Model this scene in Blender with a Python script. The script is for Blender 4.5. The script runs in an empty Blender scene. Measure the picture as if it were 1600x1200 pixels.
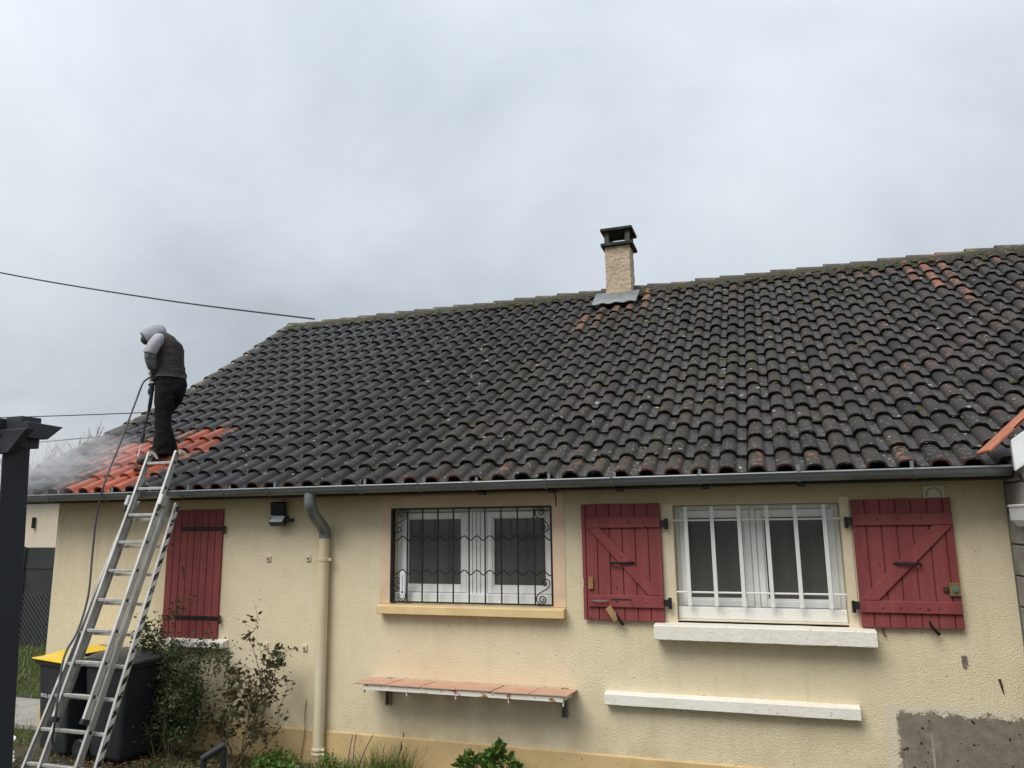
import bpy, bmesh, math, random
from mathutils import Vector, Matrix, noise as mnoise
rnd = random.Random(7)
R = math.radians
sc = bpy.context.scene
COL = sc.collection

# ------------------------------------------------------------------ camera, sky, sun, exposure
cam_d = bpy.data.cameras.new('camera'); cam = bpy.data.objects.new('camera', cam_d); COL.objects.link(cam)
cam_d.sensor_width = 36.0; cam_d.lens = 26.53; cam_d.clip_start = 0.05; cam_d.clip_end = 2000
CAM_POS = Vector((0.0, -6.72, 2.241))
CR = Vector((0.94733086, 0.31999212, -0.01301084)); CU = Vector((0.06904901, -0.16441015, 0.98397233)); CF = Vector((-0.31272428, 0.93304574, 0.17784595))
cam.matrix_world = Matrix(((CR.x, CU.x, -CF.x, CAM_POS.x), (CR.y, CU.y, -CF.y, CAM_POS.y), (CR.z, CU.z, -CF.z, CAM_POS.z), (0, 0, 0, 1)))
sc.camera = cam

SUN_ELEV, SUN_AZ = R(52), R(205)          # azimuth measured from +y, clockwise: from behind and left of the camera
sun_dir = Vector((math.sin(SUN_AZ) * math.cos(SUN_ELEV), math.cos(SUN_AZ) * math.cos(SUN_ELEV), math.sin(SUN_ELEV)))
sd = bpy.data.lights.new('sun', 'SUN'); sd.energy = 1.5; sd.angle = R(35); sd.color = (1.0, 0.965, 0.91)
sun = bpy.data.objects.new('sun', sd); COL.objects.link(sun); sun.location = (-5, -15, 20)
sun.rotation_euler = sun_dir.to_track_quat('Z', 'Y').to_euler()

world = bpy.data.worlds.new('World'); sc.world = world; world.use_nodes = True
wn, wl = world.node_tree.nodes, world.node_tree.links
wn.clear()
def W(t, **k):
    n = wn.new(t)
    for a, b in k.items(): setattr(n, a, b)
    return n
w_out = W('ShaderNodeOutputWorld'); w_bg = W('ShaderNodeBackground'); w_bg.inputs[1].default_value = 0.1
w_sky = W('ShaderNodeTexSky', sky_type='NISHITA', sun_disc=False, sun_elevation=SUN_ELEV, sun_rotation=SUN_AZ, air_density=1.5, dust_density=4.0)
w_tc = W('ShaderNodeTexCoord'); w_sep = W('ShaderNodeSeparateXYZ'); wl.new(w_tc.outputs['Generated'], w_sep.inputs[0])
w_zc = W('ShaderNodeMath', operation='MAXIMUM'); w_zc.inputs[1].default_value = 0.0; wl.new(w_sep.outputs['Z'], w_zc.inputs[0])
w_za = W('ShaderNodeMath', operation='ADD'); w_za.inputs[1].default_value = 0.33; wl.new(w_zc.outputs[0], w_za.inputs[0])
w_dx = W('ShaderNodeMath', operation='DIVIDE'); wl.new(w_sep.outputs['X'], w_dx.inputs[0]); wl.new(w_za.outputs[0], w_dx.inputs[1])
w_dy = W('ShaderNodeMath', operation='DIVIDE'); wl.new(w_sep.outputs['Y'], w_dy.inputs[0]); wl.new(w_za.outputs[0], w_dy.inputs[1])
w_cmb = W('ShaderNodeCombineXYZ'); wl.new(w_dx.outputs[0], w_cmb.inputs[0]); wl.new(w_dy.outputs[0], w_cmb.inputs[1])
w_n1 = W('ShaderNodeTexNoise'); w_n1.inputs['Scale'].default_value = 1.05; w_n1.inputs['Detail'].default_value = 5; w_n1.inputs['Roughness'].default_value = 0.5
w_n1.inputs['Distortion'].default_value = 0.5
wl.new(w_cmb.outputs[0], w_n1.inputs['Vector'])
w_cr = W('ShaderNodeValToRGB')
SKY_GAIN = 10.0
for i, (p, c) in enumerate([(0.35, (0.335, 0.370, 0.408)), (0.50, (0.430, 0.468, 0.508)), (0.65, (0.525, 0.564, 0.600))]):
    e = w_cr.color_ramp.elements[i] if i < 2 else w_cr.color_ramp.elements.new(p)
    e.position = p; e.color = (*c, 1)
wl.new(w_n1.outputs['Fac'], w_cr.inputs[0])
w_zg = W('ShaderNodeMapRange'); w_zg.inputs['From Min'].default_value = 0.0; w_zg.inputs['From Max'].default_value = 1.0
w_zg.inputs['To Min'].default_value = 0.68 * SKY_GAIN; w_zg.inputs['To Max'].default_value = 1.45 * SKY_GAIN
w_pw = W('ShaderNodeMath', operation='POWER'); w_pw.inputs[1].default_value = 1.6; wl.new(w_zc.outputs[0], w_pw.inputs[0])
wl.new(w_pw.outputs[0], w_zg.inputs['Value'])          # an overcast sky brightens smoothly towards the zenith
w_mul = W('ShaderNodeVectorMath', operation='SCALE'); wl.new(w_cr.outputs[0], w_mul.inputs[0]); wl.new(w_zg.outputs[0], w_mul.inputs['Scale'])
w_mix = W('ShaderNodeMixRGB'); w_mix.inputs[0].default_value = 0.96
wl.new(w_sky.outputs[0], w_mix.inputs[1]); wl.new(w_mul.outputs[0], w_mix.inputs[2])
wl.new(w_mix.outputs[0], w_bg.inputs[0]); wl.new(w_bg.outputs[0], w_out.inputs[0])

sc.view_settings.view_transform = 'Standard'; sc.view_settings.look = 'None'
sc.view_settings.exposure = 0.88; sc.view_settings.gamma = 1.0; sc.view_settings.use_curve_mapping = False
sc.render.engine = 'CYCLES'
sc.cycles.use_denoising = True
sc.cycles.max_bounces = 8; sc.cycles.volume_bounces = 1
sc.cycles.volume_step_rate = 2.0

# ------------------------------------------------------------------ helpers
def proj(p):
    d = Vector(p) - CAM_POS; w = d.dot(CF)
    return 800 + 1179.06 * d.dot(CR) / w, 600 - 1179.06 * d.dot(CU) / w, w

def world_loc(p):
    l = Vector((0, 0, 0))
    while p is not None:
        l += p.location; p = p.parent
    return l

def link(o, parent=None, off=True):
    COL.objects.link(o)
    if parent is not None:
        o.parent = parent
        o.matrix_parent_inverse = Matrix.Identity(4)
        l = BASE.get(parent.name)
        if l is not None: o.matrix_parent_inverse = Matrix.Translation(-l)
    return o
BASE = {}
def thing(name, loc, label, cat, group=None):
    o = bpy.data.objects.new(name, None); COL.objects.link(o); o.location = loc
    o.empty_display_size = 0.1; BASE[o.name] = Vector(loc)
    return tag(o, label, cat, group)
def tag(o, label=None, cat=None, group=None, kind=None):
    if label: o['label'] = label
    if cat: o['category'] = cat
    if group: o['group'] = group
    if kind: o['kind'] = kind
    return o

class MB:
    def __init__(s): s.v = []; s.f = []; s.m = []
    def add(s, vs, fs, m=0):
        n = len(s.v); s.v += [tuple(v) for v in vs]; s.f += [tuple(i + n for i in f) for f in fs]; s.m += [m] * len(fs); return s
    def box(s, x0, x1, y0, y1, z0, z1, m=0):
        vs = [(x0, y0, z0), (x1, y0, z0), (x1, y1, z0), (x0, y1, z0), (x0, y0, z1), (x1, y0, z1), (x1, y1, z1), (x0, y1, z1)]
        return s.add(vs, [(0, 3, 2, 1), (4, 5, 6, 7), (0, 1, 5, 4), (1, 2, 6, 5), (2, 3, 7, 6), (3, 0, 4, 7)], m)
    def obox(s, c, ax, ay, az, m=0):         # centre and three half-axis vectors
        c, ax, ay, az = Vector(c), Vector(ax), Vector(ay), Vector(az)
        vs = [c + i * ax + j * ay + k * az for k in (-1, 1) for i, j in ((-1, -1), (1, -1), (1, 1), (-1, 1))]
        return s.add(vs, [(0, 3, 2, 1), (4, 5, 6, 7), (0, 1, 5, 4), (1, 2, 6, 5), (2, 3, 7, 6), (3, 0, 4, 7)], m)
    def prism(s, poly, axis, a, b, m=0):      # poly in the two other axes, extruded along axis from a to b
        def P(q, t): return (t, q[0], q[1]) if axis == 'x' else (q[0], t, q[1]) if axis == 'y' else (q[0], q[1], t)
        n = len(poly); vs = [P(q, a) for q in poly] + [P(q, b) for q in poly]
        fs = [tuple(range(n)), tuple(range(2 * n - 1, n - 1, -1))] + [(i, (i + 1) % n, n + (i + 1) % n, n + i)[::-1] for i in range(n)]
        return s.add(vs, fs, m)
    def tube(s, pts, r, n=8, caps=True, m=0):
        pts = [Vector(p) for p in pts]; k = len(pts)
        rr = r if isinstance(r, (list, tuple)) else [r] * k
        T = [(pts[min(i + 1, k - 1)] - pts[max(i - 1, 0)]).normalized() for i in range(k)]
        up = Vector((0, 0, 1)) if abs(T[0].z) < 0.9 else Vector((1, 0, 0))
        N = (up - T[0] * up.dot(T[0])).normalized(); vs = []
        for i in range(k):
            N = (N - T[i] * N.dot(T[i])).normalized(); B = T[i].cross(N)
            vs += [pts[i] + rr[i] * (math.cos(2 * math.pi * j / n) * N + math.sin(2 * math.pi * j / n) * B) for j in range(n)]
        fs = [(i * n + j, i * n + (j + 1) % n, (i + 1) * n + (j + 1) % n, (i + 1) * n + j) for i in range(k - 1) for j in range(n)]
        if caps: fs += [tuple(range(n - 1, -1, -1)), tuple(range((k - 1) * n, k * n))]
        return s.add(vs, fs, m)
    def mesh(s, name, mats, smooth=False, fix=True):
        me = bpy.data.meshes.new(name); me.from_pydata(s.v, [], s.f)
        for mt in (mats if isinstance(mats, (list, tuple)) else [mats]): me.materials.append(mt)
        if any(s.m): me.polygons.foreach_set('material_index', s.m)
        if fix:
            bm = bmesh.new(); bm.from_mesh(me); bmesh.ops.recalc_face_normals(bm, faces=bm.faces); bm.to_mesh(me); bm.free()
        if smooth:
            me.polygons.foreach_set('use_smooth', [True] * len(me.polygons))
            if smooth != 'all': me.set_sharp_from_angle(angle=R(40))
        me.update(); return me
    def build(s, name, mats, parent=None, smooth=False, bevel=0, fix=True, seg=1):
        o = bpy.data.objects.new(name, s.mesh(name, mats, smooth, fix)); link(o, parent)
        if bevel:
            b = o.modifiers.new('b', 'BEVEL'); b.width = bevel; b.segments = seg; b.limit_method = 'ANGLE'; b.angle_limit = R(35)
        return o

def nd(nt, t, **k):
    n = nt.nodes.new(t)
    for a, b in k.items(): setattr(n, a, b)
    return n
def new_mat(name):
    m = bpy.data.materials.new(name); m.use_nodes = True; nt = m.node_tree
    return m, nt, nt.nodes['Principled BSDF']
def setv(nt, sock, v):
    if hasattr(v, 'links') or isinstance(v, bpy.types.NodeSocket): nt.links.new(v, sock)
    elif isinstance(v, (tuple, list)) and len(v) == 3 and sock.type == 'RGBA': sock.default_value = (*v, 1)
    else: sock.default_value = v
def pos(nt): return nd(nt, 'ShaderNodeNewGeometry').outputs['Position']
def scl(nt, vec, s):
    n = nd(nt, 'ShaderNodeVectorMath', operation='MULTIPLY'); nt.links.new(vec, n.inputs[0]); n.inputs[1].default_value = s; return n.outputs[0]
def noise(nt, vec, scale, detail=3, rough=0.55, dist=0.0, out='Fac'):
    n = nd(nt, 'ShaderNodeTexNoise'); nt.links.new(vec, n.inputs['Vector'])
    n.inputs['Scale'].default_value = scale; n.inputs['Detail'].default_value = detail; n.inputs['Roughness'].default_value = rough; n.inputs['Distortion'].default_value = dist
    return n.outputs[out]
def voro(nt, vec, scale, feature='F1', out='Distance'):
    n = nd(nt, 'ShaderNodeTexVoronoi', feature=feature); nt.links.new(vec, n.inputs['Vector']); n.inputs['Scale'].default_value = scale; return n.outputs[out]
def rng(nt, v, a, b, c=0.0, d=1.0, smooth=False):
    n = nd(nt, 'ShaderNodeMapRange'); n.interpolation_type = 'SMOOTHSTEP' if smooth else 'LINEAR'; n.clamp = True
    nt.links.new(v, n.inputs['Value'])
    for i, x in zip(('From Min', 'From Max', 'To Min', 'To Max'), (a, b, c, d)): n.inputs[i].default_value = x
    return n.outputs[0]
def mth(nt, op, a, b=None):
    n = nd(nt, 'ShaderNodeMath', operation=op); setv(nt, n.inputs[0], a)
    if b is not None: setv(nt, n.inputs[1], b)
    return n.outputs[0]
def mix(nt, f, a, b, mode='MIX'):
    n = nd(nt, 'ShaderNodeMixRGB', blend_type=mode); setv(nt, n.inputs[0], f); setv(nt, n.inputs[1], a); setv(nt, n.inputs[2], b); return n.outputs[0]
def bump(nt, bs, h, strength, dist, prev=None):
    n = nd(nt, 'ShaderNodeBump'); n.inputs['Strength'].default_value = strength; n.inputs['Distance'].default_value = dist
    nt.links.new(h, n.inputs['Height'])
    if prev: nt.links.new(prev, n.inputs['Normal'])
    nt.links.new(n.outputs[0], bs.inputs['Normal']); return n.outputs[0]

def simple(name, col, rough=0.6, metal=0.0, col2=None, s=6.0, lo=0.4, hi=0.65, bmp=0.0, bs_=60.0, bd=0.004, spec=0.5, stretch=None, spots=None):
    m, nt, b = new_mat(name); p = pos(nt); q = scl(nt, p, stretch) if stretch else p
    c = col
    if col2 is not None: c = mix(nt, rng(nt, noise(nt, q, s, 5, 0.6), lo, hi), col, col2)
    if spots:
        sc_, th, cc = spots
        c = mix(nt, rng(nt, noise(nt, p, sc_, 3, 0.6), th, th + 0.04), c, cc)
    setv(nt, b.inputs['Base Color'], c)
    b.inputs['Roughness'].default_value = rough; b.inputs['Metallic'].default_value = metal; b.inputs['Specular IOR Level'].default_value = spec
    if bmp: bump(nt, b, noise(nt, q, bs_, 4, 0.6), bmp, bd)
    return m

# ------------------------------------------------------------------ materials
def stucco():
    m, nt, b = new_mat('cream_roughcast'); p = pos(nt); sep = nd(nt, 'ShaderNodeSeparateXYZ'); nt.links.new(p, sep.inputs[0]); X, Z = sep.outputs['X'], sep.outputs['Z']
    n_big = noise(nt, p, 0.9, 4, 0.6); n_mid = noise(nt, p, 5, 4, 0.6); n_fine = noise(nt, scl(nt, p, (1, 1, 1.3)), 95, 3, 0.6)
    c = mix(nt, rng(nt, n_big, 0.35, 0.68), (0.785, 0.685, 0.485), (0.735, 0.625, 0.415))
    c = mix(nt, rng(nt, n_mid, 0.45, 0.75, 0, 0.3), c, (0.62, 0.50, 0.33))
    c = mix(nt, rng(nt, noise(nt, p, 1.7, 3), 0.55, 0.72, 0, 0.22), c, (0.70, 0.53, 0.38))
    c = mix(nt, rng(nt, n_fine, 0.52, 0.8, 0, 0.35), c, (0.80, 0.72, 0.55))
    c = mix(nt, rng(nt, n_fine, 0.48, 0.25, 0, 0.45), c, (0.42, 0.33, 0.20))
    st = noise(nt, scl(nt, p, (9, 1, 0.35)), 1.0, 4, 0.65)                 # vertical rain streaks
    c = mix(nt, rng(nt, st, 0.54, 0.75, 0, 0.18), c, (0.42, 0.34, 0.22))
    eave = rng(nt, mth(nt, 'ADD', Z, mth(nt, 'MULTIPLY', noise(nt, scl(nt, p, (3, 1, 1)), 1.5, 3), 0.25)), 2.30, 2.62, 0, 0.45, True)   # brown water stain plus the shade of the eaves, painted together
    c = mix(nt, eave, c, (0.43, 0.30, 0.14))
    sp = noise(nt, p, 38, 1, 0.4)
    c = mix(nt, rng(nt, sp, 0.745, 0.77, 0, 0.7), c, (0.22, 0.17, 0.11))
    # dirty run-off below the shelf, the sills and the ledge, splash dirt low down
    runs = noise(nt, scl(nt, p, (14, 1, 0.7)), 1.0, 4, 0.65)
    for (xa, xb, za, zb, k) in ((-3.62, -1.72, 0.30, 0.80, 0.50), (-3.55, -1.80, 1.05, 1.39, 0.30), (-0.95, 0.68, 0.84, 1.25, 0.30), (-1.40, 0.52, 0.38, 0.70, 0.34), (-6.1, -5.4, 0.6, 1.0, 0.35), (-7.8, -6.6, 1.0, 2.45, 0.42)):
        wx = mth(nt, 'MULTIPLY', rng(nt, X, xa - .03, xa + .06), rng(nt, X, xb + .03, xb - .06)); wz = mth(nt, 'MULTIPLY', rng(nt, Z, za, zb), rng(nt, Z, zb + .01, zb))
        c = mix(nt, mth(nt, 'MULTIPLY', mth(nt, 'MULTIPLY', wx, wz), rng(nt, runs, 0.38, 0.66, 0.15 * k, 0.62 * k)), c, (0.36, 0.31, 0.23))
    c = mix(nt, mth(nt, 'MULTIPLY', rng(nt, Z, 0.62, 0.28), rng(nt, n_mid, 0.38, 0.62, 0.05, 0.42)), c, (0.50, 0.37, 0.20))
    # bare grey cement repair in the lower right corner, with a ragged outline
    wob = mth(nt, 'ADD', mth(nt, 'MULTIPLY', mth(nt, 'SUBTRACT', noise(nt, p, 11, 5, 0.75), 0.5), 0.20), mth(nt, 'MULTIPLY', mth(nt, 'SUBTRACT', noise(nt, p, 55, 2, 0.6), 0.5), 0.05))
    fx = rng(nt, mth(nt, 'ADD', X, wob), 0.795, 0.815); fz = rng(nt, mth(nt, 'ADD', Z, wob), 0.775, 0.755)
    pm = mth(nt, 'MULTIPLY', fx, fz)
    fx2 = rng(nt, mth(nt, 'ADD', X, wob), 0.70, 0.74); fz2 = rng(nt, mth(nt, 'ADD', Z, wob), 0.84, 0.80)
    c = mix(nt, mth(nt, 'MULTIPLY', mth(nt, 'MULTIPLY', fx2, fz2), 0.55), c, (0.68, 0.62, 0.50))
    g = mix(nt, rng(nt, noise(nt, p, 12, 5, 0.7), 0.32, 0.66), (0.28, 0.245, 0.19), (0.145, 0.125, 0.098))
    g = mix(nt, rng(nt, noise(nt, p, 2.6, 4, 0.6), 0.42, 0.62, 0, 0.6), g, (0.20, 0.185, 0.155))
    g = mix(nt, rng(nt, noise(nt, scl(nt, p, (22, 1, 0.8)), 1.0, 2), 0.68, 0.72, 0, 0.6), g, (0.42, 0.38, 0.32))
    g = mix(nt, rng(nt, noise(nt, p, 17, 1.5, 0.5), 0.66, 0.69), g, (0.045, 0.035, 0.025))
    c = mix(nt, pm, c, g)
    setv(nt, b.inputs['Base Color'], c); b.inputs['Roughness'].default_value = 0.92; b.inputs['Specular IOR Level'].default_value = 0.2
    h = mth(nt, 'ADD', mth(nt, 'MULTIPLY', noise(nt, scl(nt, p, (1, 1, 1.3)), 105, 3, 0.65, 0.0), 1.0), mth(nt, 'MULTIPLY', voro(nt, p, 115), -0.55))
    h = mth(nt, 'MULTIPLY', h, rng(nt, pm, 0, 1, 1, 0.35))
    bump(nt, b, h, 0.62, 0.013)
    return m
M = {}
M['stucco'] = stucco()
M['plinth'] = simple('ochre_plinth_paint', (0.60, 0.43, 0.21), 0.85, col2=(0.50, 0.35, 0.17), s=3, bmp=0.4, bs_=40, bd=0.006, spots=(26, 0.66, (0.30, 0.21, 0.11)))
M['ochre_paint'] = simple('ochre_sill_paint', (0.70, 0.52, 0.27), 0.6, col2=(0.63, 0.45, 0.22), s=5, bmp=0.2, bs_=30, bd=0.003)
M['pink_band'] = simple('pinkish_smooth_render', (0.70, 0.52, 0.37), 0.9, col2=(0.62, 0.45, 0.30), s=4, bmp=0.5, bs_=80, bd=0.006, spots=(26, 0.72, (0.25, 0.18, 0.12)))
M['white_paint'] = simple('worn_white_masonry_paint', (0.77, 0.74, 0.67), 0.75, col2=(0.73, 0.69, 0.60), s=7, bmp=0.6, bs_=36, bd=0.008, spots=(19, 0.64, (0.58, 0.54, 0.47)))
M['cream_band'] = simple('cream_smooth_render', (0.72, 0.62, 0.45), 0.85, col2=(0.66, 0.55, 0.38), s=5, bmp=0.4, bs_=60, bd=0.004)
M['pvc'] = simple('white_window_frame', (0.76, 0.77, 0.75), 0.35, col2=(0.66, 0.66, 0.62), s=3)
M['white_metal'] = simple('white_bar_paint', (0.78, 0.77, 0.73), 0.45, col2=(0.62, 0.56, 0.46), s=14, lo=0.6, hi=0.75, spots=(30, 0.72, (0.32, 0.15, 0.07)))
M['black_iron'] = simple('black_iron', (0.012, 0.012, 0.013), 0.5, 0.2)
M['rust_iron'] = simple('dark_rusty_iron', (0.03, 0.024, 0.022), 0.65, 0.3, col2=(0.09, 0.045, 0.025), s=25)
M['gasket'] = simple('grey_gasket', (0.25, 0.25, 0.24), 0.6)
def glass():
    m, nt, b = new_mat('dark_window_glass'); p = pos(nt)
    c = mix(nt, rng(nt, noise(nt, scl(nt, p, (4, 1, 0.5)), 1.5, 2), 0.4, 0.7), (0.072, 0.070, 0.066), (0.094, 0.091, 0.085))
    setv(nt, b.inputs['Base Color'], c); b.inputs['Roughness'].default_value = 0.10; b.inputs['Specular IOR Level'].default_value = 0.5
    return m
M['glass'] = glass()
def red_wood():
    m, nt, b = new_mat('dark_red_shutter_paint'); p = pos(nt)
    g = noise(nt, scl(nt, p, (60, 60, 2.5)), 1.0, 4, 0.6)
    c = mix(nt, rng(nt, noise(nt, p, 2.2, 4), 0.35, 0.7), (0.225, 0.046, 0.046), (0.190, 0.040, 0.042))
    c = mix(nt, rng(nt, noise(nt, scl(nt, p, (11, 0.1, 0.15)), 1.0, 1), 0.35, 0.65, 0, 0.6), c, (0.255, 0.062, 0.060))      # boards fade unevenly
    c = mix(nt, rng(nt, noise(nt, scl(nt, p, (5, 5, 0.9)), 1.3, 4, 0.65), 0.52, 0.75, 0, 0.5), c, (0.155, 0.030, 0.033))
    c = mix(nt, rng(nt, g, 0.45, 0.8, 0, 0.45), c, (0.28, 0.075, 0.070))
    c = mix(nt, rng(nt, noise(nt, p, 16, 2, 0.5), 0.70, 0.73, 0, 0.9), c, (0.06, 0.010, 0.012))
    c = mix(nt, rng(nt, noise(nt, scl(nt, p, (1, 1, 3)), 22, 3, 0.7), 0.735, 0.75, 0, 0.8), c, (0.05, 0.035, 0.03))
    setv(nt, b.inputs['Base Color'], c); b.inputs['Roughness'].default_value = 0.62; b.inputs['Specular IOR Level'].default_value = 0.35
    bump(nt, b, g, 0.35, 0.003)
    return m
M['red'] = red_wood()
M['bare_wood'] = simple('weathered_wood_block', (0.36, 0.23, 0.11), 0.8, col2=(0.25, 0.14, 0.06), s=20, stretch=(1, 1, 0.2))
M['brass'] = simple('tarnished_brass', (0.30, 0.22, 0.09), 0.5, 0.6, col2=(0.20, 0.18, 0.10), s=30)
M['green_metal'] = simple('verdigris_knob', (0.10, 0.20, 0.20), 0.5, 0.4)
M['zinc'] = simple('weathered_zinc', (0.20, 0.215, 0.222), 0.45, 0.4, col2=(0.15, 0.163, 0.17), s=2.5, stretch=(1, 4, 4), bmp=0.08, bs_=8, bd=0.003, spots=(9, 0.70, (0.26, 0.27, 0.28)))
M['zinc_lite'] = simple('bright_zinc', (0.20, 0.215, 0.225), 0.6, 0.3, col2=(0.14, 0.155, 0.16), s=8)
M['pvc_cream'] = simple('cream_painted_pipe', (0.66, 0.58, 0.42), 0.5, col2=(0.60, 0.49, 0.31), s=3, stretch=(1, 1, 0.6), spots=(24, 0.72, (0.36, 0.27, 0.16)))
M['pvc_stained'] = simple('brown_stained_pipe', (0.52, 0.40, 0.22), 0.6, col2=(0.36, 0.25, 0.13), s=8)
M['dark_wood'] = simple('dark_eaves_timber', (0.028, 0.024, 0.021), 0.85)
M['under'] = simple('dark_roof_underlay', (0.012, 0.011, 0.010), 0.95)

def tile_mat():
    m, nt, b = new_mat('weathered_roof_tile'); p = pos(nt)
    def att(n):
        a = nd(nt, 'ShaderNodeAttribute', attribute_name=n); return a.outputs['Fac']
    tint, worn, lip = att('tint'), att('worn'), att('lip')
    n1 = noise(nt, p, 7, 5, 0.65); n2 = noise(nt, p, 34, 4, 0.65); n3 = noise(nt, p, 1.1, 3, 0.5)
    sep = nd(nt, 'ShaderNodeSeparateXYZ'); nt.links.new(p, sep.inputs[0])
    right = rng(nt, sep.outputs['X'], -5.2, -2.0)                                   # the left third of the roof is cleaner, the right is dirtier
    hgt = att('hgt')
    dark = mix(nt, tint, (0.0145, 0.014, 0.0135), (0.033, 0.0305, 0.029))
    dark = mix(nt, rng(nt, sep.outputs['X'], -3.6, -6.6, 0, 0.55), dark, (0.050, 0.050, 0.051))
    dark = mix(nt, mth(nt, 'MULTIPLY', rng(nt, mth(nt, 'ADD', n3, mth(nt, 'MULTIPLY', tint, 0.25)), 0.52, 0.78, 0, 0.6), right), dark, (0.052, 0.034, 0.027))
    dark = mix(nt, rng(nt, n2, 0.40, 0.75, 0, 0.6), dark, (0.017, 0.016, 0.015))
    dark = mix(nt, rng(nt, n1, 0.5, 0.75, 0, 0.4), dark, (0.044, 0.043, 0.042))
    dark = mix(nt, mth(nt, 'MULTIPLY', mth(nt, 'MULTIPLY', rng(nt, noise(nt, p, 0.7, 3), 0.42, 0.62, 0, 0.65), right), rng(nt, sep.outputs['X'], 2.8, -0.5, 0.35, 1)), dark, (0.037, 0.032, 0.018))
    run = noise(nt, scl(nt, p, (9, 0.55, 0.55)), 1.0, 4, 0.65)                          # lichen and soot runs down the slope
    dark = mix(nt, mth(nt, 'MULTIPLY', rng(nt, run, 0.56, 0.74, 0, 0.6), right), dark, (0.066, 0.061, 0.048))
    dark = mix(nt, rng(nt, run, 0.44, 0.28, 0, 0.5), dark, (0.014, 0.013, 0.012))
    pan = mth(nt, 'MULTIPLY', rng(nt, hgt, 0.30, 0.06), right)                       # grey lichen crust and dust lying in the pans
    dark = mix(nt, mth(nt, 'MULTIPLY', pan, rng(nt, n1, 0.32, 0.62, 0.25, 0.85)), dark, (0.060, 0.056, 0.056))
    terra = mix(nt, rng(nt, n1, 0.3, 0.7), (0.32, 0.125, 0.075), (0.22, 0.095, 0.065))
    wn_ = mth(nt, 'ADD', mth(nt, 'MULTIPLY', mth(nt, 'SUBTRACT', noise(nt, p, 13, 4, 0.65), 0.5), 1.9), worn)
    wn_ = mth(nt, 'MULTIPLY', wn_, rng(nt, hgt, 0.25, 0.85, 0.35, 1.0))
    c = mix(nt, mth(nt, 'MULTIPLY', rng(nt, wn_, 0.44, 0.80), 0.85), dark, terra)
    clean = mix(nt, rng(nt, n1, 0.3, 0.7), (0.42, 0.105, 0.050), (0.31, 0.076, 0.040))
    clean = mix(nt, rng(nt, noise(nt, scl(nt, p, (3.0, .5, .5)), 6, 4, 0.65), 0.52, 0.74, 0, 0.7), clean, (0.17, 0.065, 0.042))      # dirt not yet washed off
    c = mix(nt, rng(nt, worn, 0.93, 0.96), c, clean)
    # broken edge of the tile shows fired clay in places
    c = mix(nt, mth(nt, 'MULTIPLY', rng(nt, lip, 0.05, 0.3), rng(nt, worn, 0.9, 0.95, 0.9, 0.35)), c, (0.010, 0.009, 0.008))                  # shadow arc of each lip painted near black onto the cut edges
    c = mix(nt, mth(nt, 'MULTIPLY', rng(nt, lip, 0.7, 0.9), rng(nt, noise(nt, p, 1.6, 2), 0.40, 0.55, 0, 0.8)), c, (0.16, 0.050, 0.030))        # eaves row: fired clay shows
    # lichen: grey crust, yellow and white spots (mostly right of the downpipe)
    nl = noise(nt, p, 46, 2, 0.5); vz = noise(nt, p, 2.6, 2)
    old = rng(nt, worn, 0.90, 0.94, 1.0, 0.0)
    lk = mth(nt, 'MULTIPLY', old, right)
    c = mix(nt, mth(nt, 'MULTIPLY', mth(nt, 'MULTIPLY', rng(nt, nl, 0.60, 0.66), rng(nt, vz, 0.42, 0.55)), mth(nt, 'MULTIPLY', lk, 0.7)), c, (0.19, 0.185, 0.165))
    ny = noise(nt, scl(nt, p, (1.0, 1.0, 1.0)), 19, 2, 0.5)
    c = mix(nt, mth(nt, 'MULTIPLY', rng(nt, ny, 0.715, 0.735), mth(nt, 'MULTIPLY', lk, 0.85)), c, (0.27, 0.19, 0.045))
    nw = noise(nt, p, 24, 1, 0.5)
    c = mix(nt, mth(nt, 'MULTIPLY', rng(nt, nw, 0.742, 0.755), mth(nt, 'MULTIPLY', old, 0.8)), c, (0.40, 0.40, 0.38))
    setv(nt, b.inputs['Base Color'], c)
    setv(nt, b.inputs['Roughness'], mix(nt, rng(nt, worn, 0.9, 0.96), rng(nt, sep.outputs['X'], -6.5, -3.5, 0.50, 0.68), rng(nt, n1, 0.35, 0.65, 0.28, 0.5))); b.inputs['Specular IOR Level'].default_value = 0.24
    bump(nt, b, mth(nt, 'ADD', n2, mth(nt, 'MULTIPLY', nl, 0.5)), 0.4, 0.006)
    return m
M['tile'] = tile_mat()
M['ridge'] = simple('lichened_ridge_tile', (0.066, 0.058, 0.048), 0.85, col2=(0.19, 0.105, 0.075), s=1.6, lo=0.56, hi=0.66, bmp=0.5, bs_=30, bd=0.01, spots=(11, 0.59, (0.14, 0.135, 0.085)))
M['verge'] = simple('lichened_verge_tile', (0.05, 0.05, 0.05), 0.85, col2=(0.14, 0.13, 0.10), s=7, bmp=0.4, bs_=30, bd=0.01, spots=(9, 0.62, (0.30, 0.26, 0.12)))
M['mortar'] = simple('mossy_ridge_mortar', (0.030, 0.024, 0.018), 0.95, col2=(0.046, 0.046, 0.016), s=8, lo=0.46, hi=0.60, bmp=1.0, bs_=25, bd=0.03, spots=(14, 0.64, (0.10, 0.095, 0.07)))
M['moss'] = simple('moss_cushion', (0.040, 0.046, 0.012), 0.95, col2=(0.10, 0.085, 0.022), s=30, bmp=0.8, bs_=150, bd=0.01)
M['lichen'] = simple('pale_lichen_flake', (0.29, 0.29, 0.25), 0.9, col2=(0.30, 0.23, 0.05), s=3.5, lo=0.48, hi=0.54)
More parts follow.
